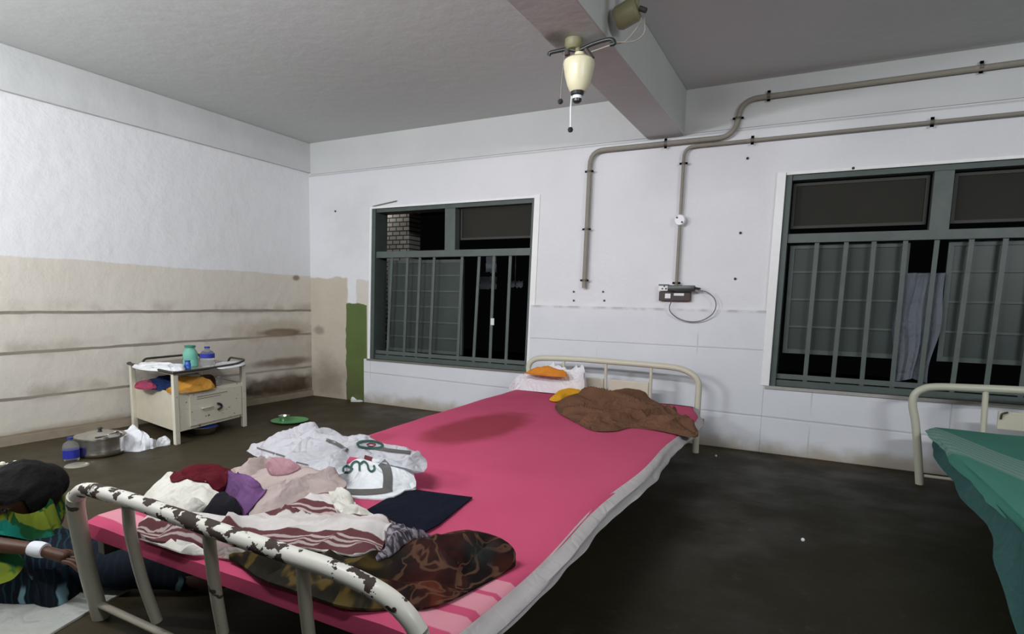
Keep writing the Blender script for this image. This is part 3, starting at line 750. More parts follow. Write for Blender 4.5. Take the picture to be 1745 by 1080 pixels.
# mattress: top edges taken along the length
def xl(y): return -2.30-.20*smooth01((y-1.1)/3.8)
def xr(y):
    k = (y-1.1)/3.85; return -.715-.03*k-.105*smooth01((k-.86)/.14)+.012*sin(y*5)
def bedform(inset, z0, z1, yf, yh, round_=.03, nx=34, ny=90, bumpy=.0, drop=None):
    bm = bmesh.new(); rows = []
    for j in range(ny+1):
        y = yf+(yh-yf)*j/ny; a_ = xl(y)+inset; b_ = xr(y)-inset; row = []
        prof = [(a_, z0), (a_-.0, z1-round_), (a_+round_*.3, z1-round_*.3), (a_+round_, z1)]
        for i in range(1, nx): prof.append((a_+round_+(b_-a_-2*round_)*i/nx, z1))
        prof += [(b_-round_, z1), (b_-round_*.3, z1-round_*.3), (b_, z1-round_), (b_, z0)]
        for (x, z_) in prof:
            if z_ >= z1-.001 and bumpy: z_ += bumpy*noise.noise(V((x*2.5, y*2, 1)))+bumpy*.35*noise.noise(V((x*9, y*6, 4)))
            e_ = min(y-yf, yh-y)
            if e_ < round_*.9 and z_ > z1-round_: z_ -= (round_*.9-e_)*.5
            if z_ == z0 and drop: z_ += drop*noise.noise(V((x, y*3.1, 7)))
            row.append(bm.verts.new((x, y, z_)))
        rows.append(row)
    for a_, b_ in zip(rows[:-1], rows[1:]):
        for i in range(len(a_)-1): bm.faces.new((a_[i], a_[i+1], b_[i+1], b_[i]))
    for row in (rows[0], rows[-1]): bm.faces.new(row)
    return bm
bm = bedform(.045, .335, ZT-.032, 1.16, 4.92); mk('mattress', bm, M['mattress'], bed)
bm = bedform(.0, .338, ZT-.002, 1.10, 4.955, .028, bumpy=.010, drop=.012)
sheet = tag(mk('bedsheet', bm, M['sheet']), 'pink bedsheet with a dark wet patch and pale stripes at the foot', 'bedsheet')
# white hem hanging on the right side, folded
bm = bmesh.new(); rows = []; N_ = 170
for j in range(N_+1):
    y = 1.08+(4.93-1.08)*j/N_; row = []
    for k in range(9):
        f = k/8; z_ = (ZT-.006)-f*(.060+.014*noise.noise(V((0, y*2.2, 3))))
        x = xr(y)-.012+.055*f+.012*sin(f*pi*1.2)+.010*noise.noise(V((f*2, y*6, 1)))*f+.006*sin(f*9+y*2)
        row.append(bm.verts.new((x, y, z_)))
    rows.append(row)
for a_, b_ in zip(rows[:-1], rows[1:]):
    for i in range(8): bm.faces.new((a_[i], a_[i+1], b_[i+1], b_[i]))
bmesh.ops.solidify(bm, geom=bm.faces[:]+bm.edges[:]+bm.verts[:], thickness=.004)
mk('hem', bm, M['hem'], sheet)['label'] = 'white folded hem along the right edge'

# ------------------------------------------------------------------ things on the pink bed
zb = BEDTOP
def H_(name, outline, mat, label, cat, group=None, **k):
    k.setdefault('base', zb); o = heap(name, outline, M[mat], **k); return tag(o, label, cat, group)
# foot end, bottom layers first
H_('blanket', [(640, 960, .42), (700, 930, .46), (760, 908, .48), (800, 903, .48), (845, 913, .48), (872, 930, .46), (879, 950, .43), (862, 972, .41), (820, 995, .41), (745, 1030, .41), (680, 1036, .41), (600, 1035, .41), (520, 1020, .41), (450, 990, .41), (410, 960, .41), (390, 945, .42), (450, 930, .46), (560, 940, .47)],
   'blanket', 'dark brown and olive floral blanket rolled across the foot of the pink bed', 'blanket', nr=16, ra=1.7, dome=0.0225, ramp=.08, fold=.024, fs=8, fdir=.4, step=.014, seed=3)
H_('shawl', [(640, 955, .47), (660, 925, .49), (655, 900, .49), (672, 893, .49), (700, 900, .48), (722, 908, .47), (735, 915, .46), (710, 928, .46), (680, 940, .47), (655, 958, .46)],
   'shawl', 'crumpled grey and purple shawl between the striped towel and the floral blanket', 'shawl', dome=0.0100, ramp=.04, fold=.02, fs=26, fdir=.5, stretch=4, step=.011, seed=5)
H_('navy_cloth', [(626, 868, .408), (690, 832, .408), (805, 847, .408), (748, 893, .408), (712, 912, .408), (660, 900, .408)], 'navy', 'flat dark navy rectangle of cloth beside the printed white bag', 'cloth',
   dome=0.0030, ramp=.02, fold=.003, fs=6, sub=1, step=.03, seed=6)
H_('white_cloth', [(240, 905, .41), (330, 925, .43), (430, 935, .45), (520, 945, .45), (600, 957, .44), (640, 965, .43), (600, 975, .42), (520, 972, .41), (440, 955, .41), (390, 945, .405), (300, 945, .405), (235, 930, .405)],
   'white_cloth', 'pale grey-white cloth under the striped towel behind the footboard', 'cloth', dome=0.0100, ramp=.04, fold=.012, fs=12, step=.016, seed=8)
H_('striped_towel', [(233, 918, .42), (250, 880, .45), (330, 872, .47), (400, 880, .48), (470, 868, .49), (520, 848, .50), (560, 838, .50), (598, 845, .49), (612, 868, .48), (640, 880, .47), (674, 890, .47), (668, 905, .47), (655, 925, .46), (640, 955, .45), (622, 966, .44), (560, 950, .43), (480, 935, .43), (400, 925, .42), (310, 928, .41)],
   'towel', 'white cotton towel with dark maroon stripes spread over the foot of the pink bed', 'towel', dome=0.0125, ramp=.06, fold=.02, fs=9, fdir=.3, stretch=2.5, step=.016, seed=11)
H_('white_cloth', [(560, 845, .50), (575, 835, .53), (590, 838, .54), (602, 850, .52), (608, 870, .49), (640, 882, .47), (600, 880, .49), (575, 868, .50)],
   'white_cloth', 'small twist of white cloth beside the printed bag, on the striped towel', 'cloth', dome=0.0100, ramp=.03, fold=.012, fs=20, step=.01, seed=12)
H_('beige_cloth', [(393, 800, .45), (420, 793, .47), (460, 790, .49), (520, 795, .50), (560, 805, .50), (588, 818, .50), (585, 832, .50), (545, 845, .49), (500, 858, .48), (460, 870, .47), (430, 882, .46), (425, 870, .46), (440, 850, .46), (410, 835, .45), (395, 820, .44)],
   'beige_cloth', 'beige-pink crumpled cloth beside the white printed bag', 'cloth', dome=0.0225, ramp=.07, fold=.03, fs=9, fdir=.9, step=.014, seed=14)
H_('rose_cloth', [(452, 790, .53), (475, 783, .55), (505, 790, .54), (512, 800, .52), (490, 808, .51), (465, 806, .51)], 'rose_cloth', 'small rose cloth tucked under the left corner of the printed bag', 'cloth', dome=0.0075, ramp=.03, fold=.008, fs=20, step=.01, seed=15)
H_('white_cloth', [(240, 862, .41), (250, 838, .44), (270, 825, .46), (295, 815, .47), (330, 825, .47), (372, 838, .48), (376, 850, .47), (345, 868, .46), (310, 885, .44), (270, 885, .42)],
   'white_cloth', 'cream cloth bundle under the maroon heap at the near left of the pink bed', 'cloth', dome=0.0175, ramp=.05, fold=.022, fs=12, step=.013, seed=16)
H_('dark_bundle', [(340, 880, .45), (355, 862, .48), (375, 848, .49), (395, 850, .49), (412, 865, .48), (400, 880, .46), (370, 885, .45)],
   'black_cloth', 'small dark plum cloth bundle between the cream cloth and the purple cloth', 'cloth', dome=0.0150, ramp=.04, fold=.015, fs=22, step=.010, seed=17)
H_('purple_cloth', [(372, 830, .47), (392, 812, .50), (420, 808, .51), (432, 830, .49), (455, 850, .47), (445, 868, .455), (415, 880, .45), (395, 868, .46), (382, 850, .46)],
   'purple', 'shiny purple cloth heap beside the maroon one', 'cloth', dome=0.0200, ramp=.05, fold=.03, fs=16, step=.011, seed=18)
H_('maroon_cloth', [(290, 828, .47), (305, 808, .50), (335, 797, .52), (370, 795, .52), (393, 800, .51), (397, 815, .49), (375, 832, .48), (345, 842, .47), (305, 842, .465)],
   'maroon', 'dark maroon cloth heap at the left edge of the pink bed', 'cloth', dome=0.0175, ramp=.06, fold=.010, fs=9, step=.013, seed=19)
# printed white carrier bag
bag = thing('plastic_bag', onz(600, 835, zb), 'white printed plastic carrier bag with green lettering lying at the middle of the pink bed', 'bag')
bb = heap('bag_body', [(580, 842, .41), (560, 820, .44), (570, 800, .48), (610, 785, .51), (665, 783, .51), (700, 795, .49), (706, 812, .46), (709, 828, .43), (690, 840, .41), (672, 849, .41), (630, 849, .41), (600, 846, .41)],
          M['polybody'], bag, dome=0.0060, ramp=.05, fold=.010, fs=8, base=zb, step=.013, seed=21, sub=2)
bf = heap('bag_flap', [(420, 768, .49), (455, 752, .53), (488, 745, .55), (500, 735, .57), (518, 729, .58), (543, 728, .585), (549, 741, .56), (556, 742, .56), (605, 748, .55), (650, 757, .54), (695, 764, .53), (718, 775, .515), (728, 787, .50), (722, 804, .49), (690, 797, .50), (655, 790, .51), (622, 783, .52), (596, 778, .53), (590, 792, .51), (586, 806, .50), (552, 812, .49), (520, 804, .49), (490, 796, .49), (455, 784, .49)],
          M['poly'], bag, dome=0.0125, ramp=.05, fold=.022, fs=9, fdir=.5, base=None, step=.012, seed=24, sub=2)
bs = [bb, bf]
on_surface(bs, [{'p': [(588, 838), (620, 839), (650, 837), (668, 833)], 'w': 10}, {'p': [(660, 832), (661, 815), (658, 798), (650, 788)], 'w': 16}, {'p': [(556, 750), (575, 757), (592, 768)], 'w': 6}, {'p': [(640, 764), (665, 768), (700, 772)], 'w': 6}, {'p': [(438, 763), (460, 770), (486, 778)], 'w': 2.5}, {'p': [(505, 788), (526, 793)], 'w': 2}],
           10, .003, 'grey_print', M['ink_grey'], bag)
on_surface(bs, [[(584, 801), (587, 796), (594, 795), (599, 800), (595, 805), (587, 805), (584, 801)], [(598, 803), (600, 792), (606, 787), (612, 790), (613, 803)], [(613, 792), (620, 787), (626, 792), (628, 800), (633, 804), (638, 800), (637, 793)],
                [(594, 796), (602, 800)]], 3.6, .0035, 'lettering', M['ink_green'], bag)
on_surface(bs, [[(608, 757), (616, 753), (632, 752), (646, 755), (652, 760), (644, 764), (628, 764), (613, 762), (608, 757)]], 4, .0035, 'round_emblem', M['ink_green'], bag)
on_surface(bs, [[(624, 758), (632, 756), (640, 758), (634, 761), (626, 760)]], 2, .0035, 'logo', M['ink_maroon'], bag)
on_surface(bs, [{'p': [(470, 786), (490, 791), (508, 797)], 'w': 10}, {'p': [(621, 779), (634, 783)], 'w': 7}], 8, .003, 'maroon_print', M['ink_maroon'], bag)

# head end
H_('plastic_bag', [(870, 664, .405), (872, 652, 0, 4.80), (884, 640, 0, 4.84), (905, 634, 0, 4.84), (940, 632, 0, 4.84), (972, 630, 0, 4.84), (990, 636, 0, 4.82), (996, 648, 0, 4.72), (1004, 662, .43), (985, 668, .41), (945, 662, .41), (905, 662, .41)],
   'poly', 'white plastic bag heaped by the headboard at the far left of the pink bed', 'bag', dome=.01, ramp=.06, fold=.05, fs=9, step=.020, seed=31)
H_('orange_cloth', [(893, 640, 0, 4.74), (903, 631, 0, 4.80), (918, 625, 0, 4.83), (940, 627, 0, 4.83), (962, 632, 0, 4.80), (964, 639, 0, 4.74), (940, 641, 0, 4.70), (912, 642, 0, 4.70)],
   'orange', 'orange cloth lying on the white bag by the headboard', 'cloth', base=.575, dome=.004, ramp=.04, fold=.010, fs=12, step=.014, seed=32)
H_('white_cloth', [(942, 664, .41), (975, 657, .43), (1010, 657, .43), (1045, 663, .43), (1040, 668, .42), (990, 667, .42), (955, 668, .41)],
   'white_cloth', 'thin white cloth between the yellow cloth and the headboard', 'cloth', dome=0.0075, ramp=.05, fold=.01, fs=9, step=.02, seed=33)
H_('yellow_cloth', [(936, 681, .405), (945, 672, .42), (955, 665, .44), (985, 663, .45), (988, 668, .45), (968, 674, .43), (950, 683, .41)],
   'yellow', 'small yellow cloth poking out beside the brown cloth', 'cloth', dome=0.0075, ramp=.05, fold=.01, fs=10, step=.018, seed=34)
H_('brown_cloth', [(946, 690, .42), (958, 680, .46), (980, 671, .50), (1010, 667, .51), (1045, 668, .50), (1080, 669, .49), (1110, 680, .46), (1140, 696, .43), (1172, 716, .42), (1190, 734, .42), (1182, 744, .41), (1150, 738, .41), (1115, 731, .41), (1075, 728, .41), (1050, 733, .41), (1015, 733, .41), (995, 726, .41), (970, 712, .41), (952, 702, .41)],
   'brown_cloth', 'large brown crumpled cloth at the head of the pink bed', 'cloth', dome=.015, ramp=.07, fold=.034, fs=7, fdir=-.5, stretch=2.6, step=.0125, seed=38)

# ================================================================== bed with green sheet (right)
bed2 = thing('hospital_bed', (1.45, 3.2, 0), 'cream iron hospital bed under a green sheet at the right edge', 'bed', 'iron hospital beds')
HY2 = 4.93
def h2(px, py): return ony(px, py, HY2)
arch = [V((.70, HY2, 0)), h2(1564, 770), h2(1560, 720), h2(1555, 690), h2(1559, 672), h2(1572, 663), h2(1595, 659), h2(1660, 661), h2(1745, 665)]
zt_ = arch[-1].z; arch += [V((1.75, HY2, zt_+.01)), V((2.0, HY2, zt_-.01)), V((2.12, HY2, zt_-.09)), V((2.15, HY2, zt_-.25)), V((2.15, HY2, 0))]
mk('headboard_arch', T(cr(arch, 5), .026, 14), M['chip_light'], bed2)
for px in (1680, 1788): a = h2(px, 664); mk('spindle', T([V((a.x, HY2, a.z)), V((a.x+.015, HY2, .33))], .018, 10), M['cream_metal'], bed2)
a = h2(1698, 700); mk('head_panel', bev(B(a.x+.01, 1.85, HY2-.012, HY2+.012, a.z-.12, a.z), .006), M['cream_panel'], bed2, smooth=False)
mk('panel_latch', T(cr([h2(1704, 713)+V((0, -.02, 0)), h2(1706, 704)+V((0, -.03, 0)), h2(1716, 702)+V((0, -.02, 0))], 4), .006, 8), M['dark_metal'], bed2)
mk('cross_bar', T([(.72, HY2, .065), (2.13, HY2, .065)], .011), M['cream_panel'], bed2)
mk('mattress', bev(B(.82, 2.08, 1.1, HY2-.04, .28, .385), .02), M['mattress'], bed2)
mk('side_rail', bev(B(.86, .90, 1.2, HY2-.03, .22, .27), .004), M['night_rail'], bed2, smooth=False)
mk('leg', T([(.80, 1.15, 0), (.80, 1.15, .30)], .026), M['chip_light'], bed2); mk('leg', T([(2.05, 1.15, 0), (2.05, 1.15, .30)], .026), M['chip_light'], bed2)
# sheet over it: top, edge, drape
def sheet2(z_top, xe, hang, y0, y1, th=.004, lift=0, mat='green', seed=1, flare=.05):
    bm = bmesh.new(); rows = []; NY = 100
    for j in range(NY+1):
        y = y0+(y1-y0)*j/NY; row = []
        for i in range(24):
            f = i/23; x = 2.12-f*(2.12-xe(y)-.03); row.append((x, y, z_top+lift+.008*noise.noise(V((x*3, y*2, seed)))))
        hz = hang(y); xe_ = xe(y)
        for i in range(1, 15):
            f = i/14; zz = z_top+lift-.012-f*(z_top-.012-hz)
            wv = .012*noise.noise(V((y*7, f*1.5, seed)))*f+.012*sin(y*9)*f
            row.append((xe_-.006-flare*f*f+wv, y, zz))
        rows.append([bm.verts.new(c__) for c__ in row])
    for a_, b_ in zip(rows[:-1], rows[1:]):
        for i in range(len(a_)-1): bm.faces.new((a_[i], a_[i+1], b_[i+1], b_[i]))
    bmesh.ops.solidify(bm, geom=bm.faces[:]+bm.edges[:]+bm.verts[:], thickness=th); return bm
def hang1(y): return .385-.035*smooth01((4.85-y)/1.2)
def hang2(y): return .355-.075*smooth01((4.8-y)/.7)-.25*smooth01((3.15-y)/.75)
s2 = tag(mk('bedsheet', sheet2(.412, lambda y: .722+.05*smooth01((4.7-y)/1.8), hang1, 1.1, HY2-.028, lift=.006, flare=.02), M['green']), 'green bedsheet with a pale striped border on the right bed', 'bedsheet')
bm = bmesh.new(); rows = []
for j in range(90):
    y = 1.1+(4.8-1.1)*j/89; hz = hang2(y); row = []
    for i in range(15):
        f = i/14; zz = .37-f*(.37-hz); row.append(bm.verts.new((.745-.045*f*f+.014*noise.noise(V((y*6, f, 4)))*f+.012*sin(y*8+1)*f, y, zz)))
    rows.append(row)
for a_, b_ in zip(rows[:-1], rows[1:]):
    for i in range(14): bm.faces.new((a_[i], a_[i+1], b_[i+1], b_[i]))
bmesh.ops.solidify(bm, geom=bm.faces[:]+bm.edges[:]+bm.verts[:], thickness=.003)
mk('under_drape', bm, M['green_under'], s2)['label'] = 'darker teal cloth hanging below the green edge'

# ================================================================== bedside cabinet
A_ = V((-4.555, 2.906, 0)); U_ = V((-.86, .165, 0)); V_ = V((-.155, .75, 0))
def ns(u, v, z_): return A_+U_*u+V_*v+V((0, 0, z_))
cab = thing('bedside_cabinet', tuple(A_+(U_+V_)*.5), 'cream metal bedside cabinet with an open shelf against the left wall', 'cabinet')
def nbox(u0, u1, v0, v1, z0, z1): return box(bmesh.new(), u0, u1, v0, v1, z0, z1, fn=lambda c: ns(c.x, c.y, c.z))
for u, v in ((0, 0), (1, 0), (0, 1), (1, 1)):
    hh = .585 if (u, v) != (0, 0) else .585
    mk('leg', bev(nbox(u-.028, u+.028, v-.032, v+.032, 0, hh), .006), M['chip_stand'], cab, smooth=False)
mk('side_panel', nbox(.03, .97, .01, .03, .10, .415), M['cream_panel'], cab, smooth=False)['label'] = 'tan side panel'
mk('side_panel', nbox(.03, .97, .97, .99, .10, .415), M['cream_panel'], cab, smooth=False)
mk('back_panel', nbox(.97, .985, .03, .97, .10, .415), M['cream_panel'], cab, smooth=False)
mk('shelf', nbox(.02, .97, .03, .97, .395, .41), M['chip_stand'], cab, smooth=False)
mk('bottom_panel', nbox(.02, .97, .03, .97, .10, .115), M['cream_panel'], cab, smooth=False)
mk('front_frame', nbox(-.01, .015, .03, .97, .10, .42), M['chip_stand'], cab, smooth=False)
dr_ = mk('door', bev(nbox(-.03, -.01, .17, .95, .125, .395), .004), M['chip_stand'], cab, smooth=False)
c_ = ns(-.035, .47, .255)
mk('handle', T(cr([ns(-.035, .33, .262), ns(-.06, .34, .262), ns(-.06, .46, .262), ns(-.035, .47, .262)], 4), .008, 8), M['cream_metal'], dr_)
mk('lock_ring', T(cr([ns(-.045, .555, .275), ns(-.05, .60, .262), ns(-.05, .605, .235), ns(-.045, .56, .22)], 5), .010, 8), M['black_plastic'], dr_)
mk('stencil_line', nbox(-.032, -.03, .27, .72, .358, .364), simple('stencil', (.22, .2, .17), .7), dr_, smooth=False)
mk('stencil_line', nbox(-.032, -.03, .27, .62, .340, .345), bpy.data.materials['stencil'], dr_, smooth=False)
top = mk('top', bev(nbox(-.03, 1.03, -.03, 1.03, .565, .580), .004), simple('worn_top', (.30, .28, .25), .3, .5, var=.4, scale=10), cab, smooth=False)
pr_ = [ns(-.03, .97, .612), ns(-.035, .60, .585)]
mk('guard_rail', T(rounded([ns(-.04, 0, .59), ns(-.04, -.04, .59), ns(1.03, -.04, .59), ns(1.04, 0, .59)], .02), .012, 10), M['dark_metal'], cab)
mk('guard_rail', T(rounded([ns(.35, 1.03, .58), ns(.30, 1.03, .625), ns(-.03, 1.03, .625), ns(-.04, .90, .60), ns(-.04, .40, .59), ns(-.04, 0, .59)], .05), .010, 10), M['dark_metal'], cab)
mk('guard_rail', T(rounded([ns(.95, .10, .58), ns(.95, .15, .625), ns(.95, .95, .625), ns(.95, 1.0, .58)], .05), .010, 10), M['dark_metal'], cab)
def bottle(name, base, h, r, body, cap, label, cat, lab=None, neck=.35, capm=None, group=None, water=True, th_=None):
    b_ = V(base); rt = thing(name, tuple(b_), label, cat, group)
    pr = [(0, 0), (r*.9, 0), (r, h*.04), (r, h*.30), (r*.93, h*.34), (r, h*.38), (r, h*.62), (r*.85, h*.74), (r*neck, h*.86), (r*neck, h*.93), (0, h*.93)]
    mk('bottle_body', lathe(pr, b_, 24), body, rt)
    mk('cap', lathe([(0, h*.91), (r*neck*1.2, h*.91), (r*neck*1.2, h), (0, h)], b_, 18), cap, rt)
    if lab: mk('wrap_label', lathe([(r*1.01, h*lab[0]), (r*1.03, h*lab[0]), (r*1.03, h*lab[1]), (r*1.01, h*lab[1])], b_, 24), M['blue_label'], rt)
    return rt
p = onz(325, 624, .58); bottle('green_jar', p, .185, .06, M['green_bottle'], M['green_cap'], 'translucent green plastic bottle standing on the cabinet', 'bottle', neck=.62)
p = onz(354, 625, .58); bottle('water_bottle', p, .18, .058, M['clear'], M['blue_cap'], 'large clear water bottle with blue label standing on the cabinet', 'bottle', lab=(.45, .66), neck=.33)
p = onz(320, 629, .58); bottle('small_bottle', p, .075, .025, M['ltblue'], M['blue_cap'], 'tiny blue bottle in front of the green bottle on the cabinet', 'bottle', neck=.8)
def H2(name, outline, mat, label, cat, base, **k): o = heap(name, outline, M[mat], base=base, **k); return tag(o, label, cat)
H2('paper_scraps', [(225, 626, .582), (240, 619, .60), (262, 618, .605), (290, 622, .60), (300, 628, .59), (285, 632, .584), (250, 631, .583)], 'paper', 'crumpled white paper at the left end of the cabinet top', 'paper', .582, dome=0.0060, ramp=.03, fold=.012, fs=16, step=.016, seed=41)
H2('foil_wrapper', [(285, 630, .584), (298, 621, .60), (312, 622, .60), (315, 630, .59), (300, 633, .584)], 'poly', 'white wrapper beside the tiny blue bottle on the cabinet', 'wrapper', .582, dome=0.0050, ramp=.03, fold=.012, fs=18, step=.014, seed=42)
H2('newspaper', [(372, 628, .584), (368, 619, .588), (400, 615, .588), (418, 619, .586), (405, 625, .584)], 'paper', 'folded pale paper at the right end of the cabinet top', 'paper', .582, dome=0.0020, ramp=.03, fold=.003, fs=16, step=.02, seed=43)
H2('mustard_cloth', [(284, 668, .413), (286, 655, .44), (300, 648, .47), (330, 646, .49), (352, 650, .47), (366, 656, .44), (358, 662, .42), (330, 668, .413), (300, 671, .413)], 'mustard', 'mustard orange cloth on the open shelf of the cabinet', 'cloth', .412, dome=0.0100, ramp=.05, fold=.02, fs=10, step=.016, seed=44)
H2('blue_cloth', [(252, 662, .415), (250, 648, .46), (275, 643, .48), (300, 645, .48), (300, 662, .415), (275, 665, .413)], 'blue_cloth', 'dark blue cloth on the open shelf behind the mustard cloth', 'cloth', .412, dome=0.0050, ramp=.05, fold=.015, fs=10, step=.018, seed=45)
H2('purple_red_cloth', [(230, 661, .414), (232, 652, .44), (245, 648, .45), (262, 655, .44), (266, 663, .414), (245, 664, .413)], 'pink_print', 'small purple and red printed cloth at the left end of the cabinet shelf', 'cloth', .412, dome=0.0050, ramp=.04, fold=.012, fs=14, step=.015, seed=46)
H2('brown_pouch', [(335, 648, .46), (340, 640, .50), (360, 638, .51), (368, 648, .48), (362, 655, .42), (345, 655, .42)], 'brown_cloth', 'dark brown pouch at the back of the cabinet shelf', 'pouch', .412, dome=0.0050, ramp=.03, fold=.01, fs=12, step=.016, seed=47)
p = onz(373, 655, .412); bottle('small_bottle', p, .075, .022, M['clear'], M['white_plastic'], 'tiny clear bottle on the right of the cabinet shelf', 'bottle', neck=.6)

# ================================================================== things on the floor
def bowl(name, c_, r, h, mat, label, cat, wall=.006, foot=.5):
    return tag(mk(name, lathe([(0, .002), (r*foot, 0), (r*.85, h*.35), (r, h*.9), (r*1.08, h), (r*1.08, h-.004), (r*.95, h*.88), (r*.8, h*.4), (r*foot*.9, .008), (0, .008)], c_, 32), mat), label, cat)
p = onz(122, 784, 0); bottle('water_bottle', p, .17, .05, M['clear'], M['blue_cap'], 'clear water bottle with blue label on the floor beside the steel pot', 'bottle', lab=(.12, .48), neck=.32)
c_ = onz(168, 778, 0)+V((-.06, .05, 0)); pot = thing('cooking_pot', tuple(c_), 'stainless steel cooking pot with lid on the floor near the left wall', 'pot')
mk('pot_body', lathe([(0, 0), (.13, 0), (.15, .015), (.155, .03), (.148, .05), (.15, .13), (.17, .138), (.17, .142), (.146, .142), (.14, .06), (.13, .01), (0, .01)], c_, 36), M['steel'], pot)
ld = mk('lid', lathe([(.16, .143), (.165, .150), (.12, .158), (.10, .168), (.05, .180), (0, .183)], c_+V((.0, -.0, 0)), 36), M['steel'], pot)
mk('knob', lathe([(0, .18), (.012, .18), (.012, .19), (.02, .197), (.012, .206), (0, .207)], c_, 16), M['black_plastic'], ld)
la = V(onz(182, 742, .165)); tag(mk('ladle', T(cr([la+V((.03, -.09, .005)), la, onz(200, 735, .19), onz(212, 742, .12), onz(216, 748, .08)], 5), .008, 8), M['steel']), 'steel ladle handle hooked over the cooking pot', 'ladle')
H2('plastic_bag', [(196, 770, .005), (190, 755, .04), (178, 742, .10), (185, 735, .15), (205, 734, .15), (225, 732, .14), (245, 735, .13), (258, 746, .09), (265, 748, .07), (282, 743, .06), (290, 754, .02), (262, 762, .005), (240, 769, .004), (215, 769, .004)],
   'poly', 'white plastic bag slumped on the floor between the pot and the cabinet', 'bag', .002, dome=0.0250, ramp=.10, fold=.03, fs=9, step=.018, seed=51)
c_ = onz(338, 742, 0)+V((-.02, .06, 0)); bowl('steel_bowl', c_, .115, .075, M['steel'], 'steel bowl on the floor under the bedside cabinet', 'bowl')
tag(mk('dish', lathe([(0, .085), (.10, .085), (.115, .078), (.115, .072), (0, .076)], c_, 30), M['blue_cap']), 'dark blue dish stacked on the steel bowl under the cabinet', 'dish')
c_ = onz(494, 719, 0); r0 = .17
tag(mk('green_plate', lathe([(0, .004), (r0*.7, 0), (r0, .018), (r0*1.02, .022), (r0*.98, .022), (r0*.7, .007), (0, .008)], c_, 40), M['green_plate']), 'green plastic plate on the floor right of the cabinet', 'plate')
bowl('steel_cup', onz(484, 716, .01)+V((0, 0, 0)), .052, .05, M['steel'], 'small steel cup standing on the green plate', 'cup', foot=.8)
c_ = onz(126, 794, 0)+V((.0, .02, 0)); tag(mk('clear_lid', lathe([(0, .012), (.05, .012), (.07, .006), (.075, 0), (.07, 0), (.048, .008), (0, .008)], c_, 26), simple('frosted_lid', (.26, .25, .2), .3)), 'pale plastic lid flat on the floor below the steel pot', 'lid')
H2('crumpled_bag', [(490, 672, .003), (492, 661, .05), (500, 655, .08), (508, 659, .07), (522, 668, .03), (530, 673, .003), (510, 676, .003)], 'beige_cloth', 'crumpled beige bag on the floor in the far corner', 'bag', .001, dome=0.0100, ramp=.08, fold=.02, fs=8, step=.03, seed=52)
H2('paper_scrap', [(598, 684, .003), (602, 672, .06), (607, 671, .06), (616, 680, .02), (618, 684, .003)], 'paper', 'white paper scrap standing at the foot of the green painted strip', 'paper', .001, dome=0.0050, ramp=.04, fold=.01, fs=8, step=.02, seed=53)
for px, py, lab in ((1220, 778, 'tiny white crumb on the floor beside the head of the pink bed'), (1368, 922, 'tiny white crumb in the middle of the dark open floor')):
    c_ = onz(px, py, 0); tag(mk('crumb', ball(c_+V((0, 0, .008)), .010), M['paper']), lab, 'crumb')

# ================================================================== person on the mat
mat_pts = [onz(*p_) for p_ in ((-120, 985), (0, 996), (157, 1000), (222, 1006), (150, 1045), (88, 1082), (40, 1120), (-60, 1180), (-260, 1150))]
tag(mk('floor_mat', slab([(p_.x, p_.y, .001) for p_ in mat_pts], (0, 0, 1), .008), M['mat'], smooth=False), 'pale woven mat on the floor beside the footboard', 'mat')
def skin_mesh(chains, levels=2):
    """chains: list of point lists [(co, rx, ry)], later chains start from an existing point index"""
    me = bpy.data.meshes.new('s'); vs, es, rr, idx = [], [], [], {}
    for ch in chains:
        prev = None
        for (co_, r_) in ch:
            if isinstance(co_, int): prev = co_; continue
            vs.append(tuple(co_)); rr.append(r_); k = len(vs)-1
            if prev is not None: es.append((prev, k))
            prev = k
    me.from_pydata(vs, es, []); o = bpy.data.objects.new('s', me); COL.objects.link(o)
    m_ = o.modifiers.new('k', 'SKIN'); m_.use_smooth_shade = True
    sv = me.skin_vertices[0].data
    for i, r_ in enumerate(rr): sv[i].radius = r_ if isinstance(r_, tuple) else (r_, r_); sv[i].use_root = (i == 0)
    s_ = o.modifiers.new('s', 'SUBSURF'); s_.levels = levels; s_.render_levels = levels
    dg = bpy.context.evaluated_depsgraph_get(); me2 = bpy.data.meshes.new_from_object(o.evaluated_get(dg))
    bm = bmesh.new(); bm.from_mesh(me2); bpy.data.objects.remove(o); bpy.data.meshes.remove(me2); return bm
def merge(bm, other):
    me_ = bpy.data.meshes.new('t'); other.to_mesh(me_); other.free(); bm.from_mesh(me_); bpy.data.meshes.remove(me_); return bm
hd = onz(38, 842, .345)                         # head centre
wr = onz(66, 936, .245); hn = onz(116, 951, .22); el = onz(-25, 926, .25); sh = onz(-75, 885, .33)
pel = V((hd.x-.28, hd.y-.02, .10)); chest = V((hd.x-.24, hd.y+.0, .25)); neck = V((hd.x-.10, hd.y+.0, .30))
shR = V((hd.x-.20, hd.y-.13, .27)); shL = V((hd.x-.14, hd.y+.13, .26))
kn = onz(62, 962, .12); ft = V((kn.x+.62, kn.y+.34, .05)); kn2 = kn+V((.0, .16, .02)); ft2 = ft+V((.0, .12, .0))
person = thing('person', (pel.x, pel.y, 0), 'person in green printed top and navy striped skirt sitting bowed on the floor mat', 'person')
